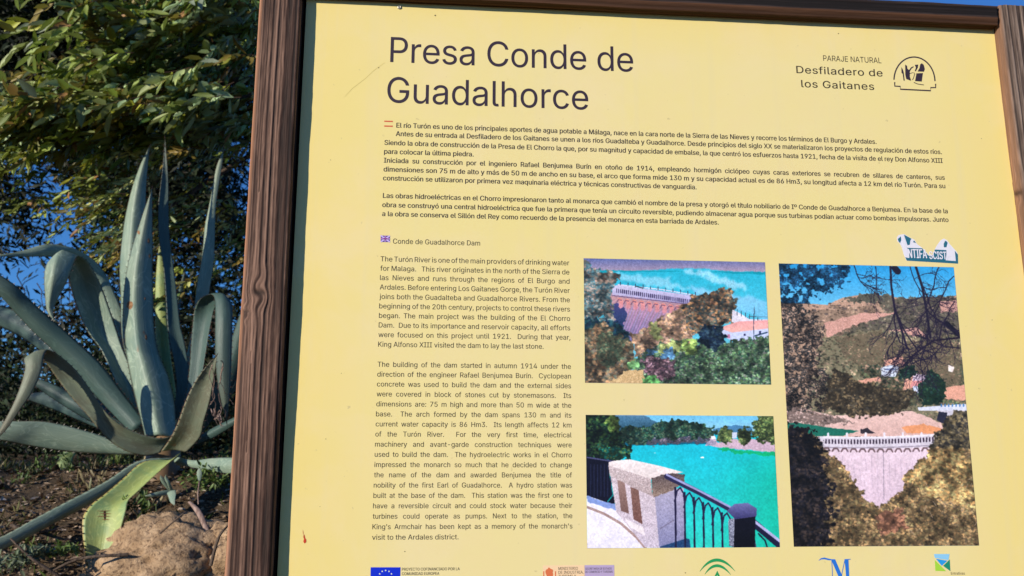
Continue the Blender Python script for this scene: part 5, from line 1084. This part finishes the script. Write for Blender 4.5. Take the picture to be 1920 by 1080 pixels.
WEEDS = [(372, 912, 3.62, .10, 'green weed between the short pale leaf and the sandy mound'), (400, 905, 3.6, .10, 'green weed close to the post below the short pale leaf'), (262, 948, 3.5, .07, 'green weed at the upper left of the sandy mound'), (90, 925, 4.0, .20, 'tall green weed behind the leaf lying to the lower left'), (150, 915, 4.1, .20, 'green weed in the shade under the agave'), (40, 940, 3.9, .16, 'green weed at the left edge above the lying leaf'), (200, 900, 4.2, .16, 'dim green weed behind the drooping yellow leaf'),
         (20, 1062, 3.2, .07, 'low green weed in the bottom left corner'), (60, 1040, 3.25, .06, 'low green weed under the lying leaf'), (118, 1030, 3.3, .05, 'small green weed left of the drooping leaf'), (420, 880, 3.9, .10, 'dim green weed right at the post edge')]
for k, w_ in enumerate(WEEDS): weed(*w_, seed=40 + k, c=(0.10, 0.16, 0.035) if k not in (7, 8) else (.16, .20, .12), ns=12 if k not in (3, 4, 5, 6) else 18)
# agave pup and eucalyptus-like sprout
pup = empty('agave_pup', at(300, 935, 3.5)); tag(pup, 'tiny pale agave shoot under the big agave, above the sandy mound', 'agave shoot')
for rows in ([(322, 926, 322, 918, 3.5, 0), (306, 930, 308, 919, 3.48, 0), (288, 932, 290, 923, 3.46, 0), (272, 931, 272, 929, 3.45, 0)], [(322, 926, 326, 922, 3.5, 0), (308, 912, 318, 908, 3.47, 0), (300, 900, 309, 897, 3.45, 0), (300, 891, 301, 891, 3.44, 0)], [(318, 924, 326, 922, 3.5, 0), (313, 908, 320, 906, 3.46, 0), (308, 897, 314, 895, 3.45, 0), (311, 890, 312, 890, 3.44, 0)], [(312, 925, 330, 918, 3.46, 0), (316, 935, 331, 925, 3.42, 0), (319, 942, 329, 936, 3.40, 0), (327, 948, 328, 947, 3.39, 0)]):
    blade(rows, 0.003, M_AG, parent=pup, thick=.003, spines=False, seg=12)
sp_ = empty('leafy_sprout', at(372, 940, 3.45)); tag(sp_, 'small sprout with one upright oval leaf right of the mound', 'sprout')
blade([(372, 902, 376, 902, 3.45, 0), (369, 893, 379, 893, 3.45, 0), (369, 884, 379, 884, 3.45, 0), (373.5, 877, 374.5, 877, 3.45, 0)], .002, M_AG, parent=sp_, thick=.002, spines=False, seg=10)
V, F = tube([at(372, 945, 3.45), at(371, 925, 3.44), at(374, 902, 3.45)], .0025, 5); meshobj('stem', V, F, M_DRY, sp_)
dl = blade([(352, 942, 358, 940, 3.4, 0), (366, 962, 376, 955, 3.38, 0), (379, 988, 388, 980, 3.36, 0), (386, 1008, 397, 1010, 3.34, 0), (384, 1030, 394, 1038, 3.33, 0), (374, 1050, 382, 1058, 3.33, 0), (366, 1068, 370, 1070, 3.33, 0)], .006, M_DRY, name='dry_leaf', parent=pup, thick=.004, spines=False)
dl.parent = None; dl.location = Vector(dl.location) + pup.location; tag(dl, 'withered curled leaf strip lying over the mound', 'dry leaf')
# dry curling fibres hanging by the post
fb = Bag()
for k in range(9):
    x, y = 405 + rng.uniform(-8, 14), 668 + rng.uniform(0, 30) if k < 4 else 770 + rng.uniform(-10, 30); q = []
    for j in range(8):
        q.append(at(x, y, 3.55 + .02 * j)); x += rng.normal(1.5, 4) ; y += 14 + rng.normal(0, 5) if k < 4 else rng.normal(2, 7)
    V, F = tube(catmull(q, 22), np.linspace(.0022, .0008, 22), 4); fb.add(V, F)
fb.done('dry_fibres', M_DRY, agave, kind='stuff')
# twigs lying and litter
m = NT('litter', 0.85, 0.2); a_ = m.n('ShaderNodeAttribute', attribute_name='Col'); m.color(a_.outputs['Color']); M_LIT = m.m
n = 15000; Xl = rng.normal(-1.5, .95, n); Yl = rng.normal(3.3, .75, n); P = np.stack([Xl, Yl, ground_z(Xl, Yl) + rng.uniform(.003, .012, n)], -1)
PL = np.array([[.30, .20, .12], [.45, .33, .24], [.12, .07, .04], [.20, .11, .06], [.50, .40, .32], [.07, .05, .03]]); L = rng.uniform(.012, .045, n)
V, F, Cc = leaves_mesh(P, unit(n) * [1, 1, .25] + 1e-3, unit(n) * .45 + [0, 0, 1], L, L * .5, PL[rng.integers(len(PL), size=n)] * rng.uniform(.6, 1.2, (n, 1)))
tag(meshobj('leaf_litter', V, clean(F), M_LIT, colors=Cc), 'dry leaves and bark scattered over the bank', 'leaf litter', kind='stuff')
bm = bmesh.new(); bmesh.ops.create_icosphere(bm, subdivisions=1, radius=1); SPH = np.array([v.co[:] for v in bm.verts]); SPF = np.array([[v.index for v in f.verts] for f in bm.faces]); bm.free()
n = 4200; Xl = rng.normal(-1.4, 1.0, n); Yl = rng.normal(3.1, .8, n); R_ = rng.uniform(.003, .013, n) ** 1.0; V = np.stack([Xl, Yl, ground_z(Xl, Yl)], -1)[:, None] + SPH[None] * R_[:, None, None] * rng.uniform(.6, 1.2, (n, 12, 1)) * np.array([1, 1, .7])
F = (SPF[None] + (np.arange(n) * 12)[:, None, None]).reshape(-1, 3); Cc = np.repeat(np.array([[.28, .20, .14]]) * rng.uniform(.4, 1.4, (n, 1)), 12, 0)
tag(meshobj('pebbles', V.reshape(-1, 3), F, M_LIT, colors=Cc, smooth=False), 'pebbles and crumbs of earth strewn on the bank', 'pebbles', kind='stuff')
n = 6000; cxg = rng.normal(-1.5, 1.1, 330); cyg = rng.normal(3.5, .8, 330); k = rng.integers(330, size=n); Xl = cxg[k] + rng.normal(0, .035, n); Yl = cyg[k] + rng.normal(0, .035, n)
P = np.stack([Xl, Yl, ground_z(Xl, Yl) - .004], -1); L = rng.uniform(.02, .075, n); PG = np.array([[.12, .17, .04], [.22, .22, .09], [.30, .24, .13], [.08, .12, .03]])
V, F, Cc = leaves_mesh(P, unit(n) * [.8, .8, .2] + [0, 0, 1.0], unit(n), L, np.full(n, .003), PG[k % 4] * rng.uniform(.6, 1.3, (n, 1)))
tag(meshobj('grass', V, clean(F), M_WEED, colors=Cc), 'thin tufts of grass on the bank', 'grass', kind='stuff')
STK = [((0, 1046), (60, 1032), (125, 1020), 3.3), ((110, 1080), (60, 1050), (20, 1010), 3.2), ((240, 1040), (150, 1050), (90, 1075), 3.2), ((300, 1000), (340, 968), (352, 958), 3.12), ((20, 985), (70, 1000), (130, 985), 3.5), ((395, 1060), (410, 1010), (428, 985), 3.1)]
SL = ['long dry stick below the lying agave leaf', 'thin dry stick in the bottom left corner', 'dry stick left of the drooping leaf, at the frame bottom', 'short twig lying on the sandy mound', 'dry stick at the left edge under the lying leaf', 'thin dry stick leaning beside the post']
for (a1, a2, a3, Yq), lb in zip(STK, SL):
    V, F = tube(catmull([at(*a1, Yq), at(*a2, Yq - .02) + [0, 0, .004], at(*a3, Yq)], 14), np.linspace(.007, .003, 14) * (.5 if 'twig' in lb else 1), 6); tag(meshobj('stick', V, F, M_BARK), lb, 'stick')
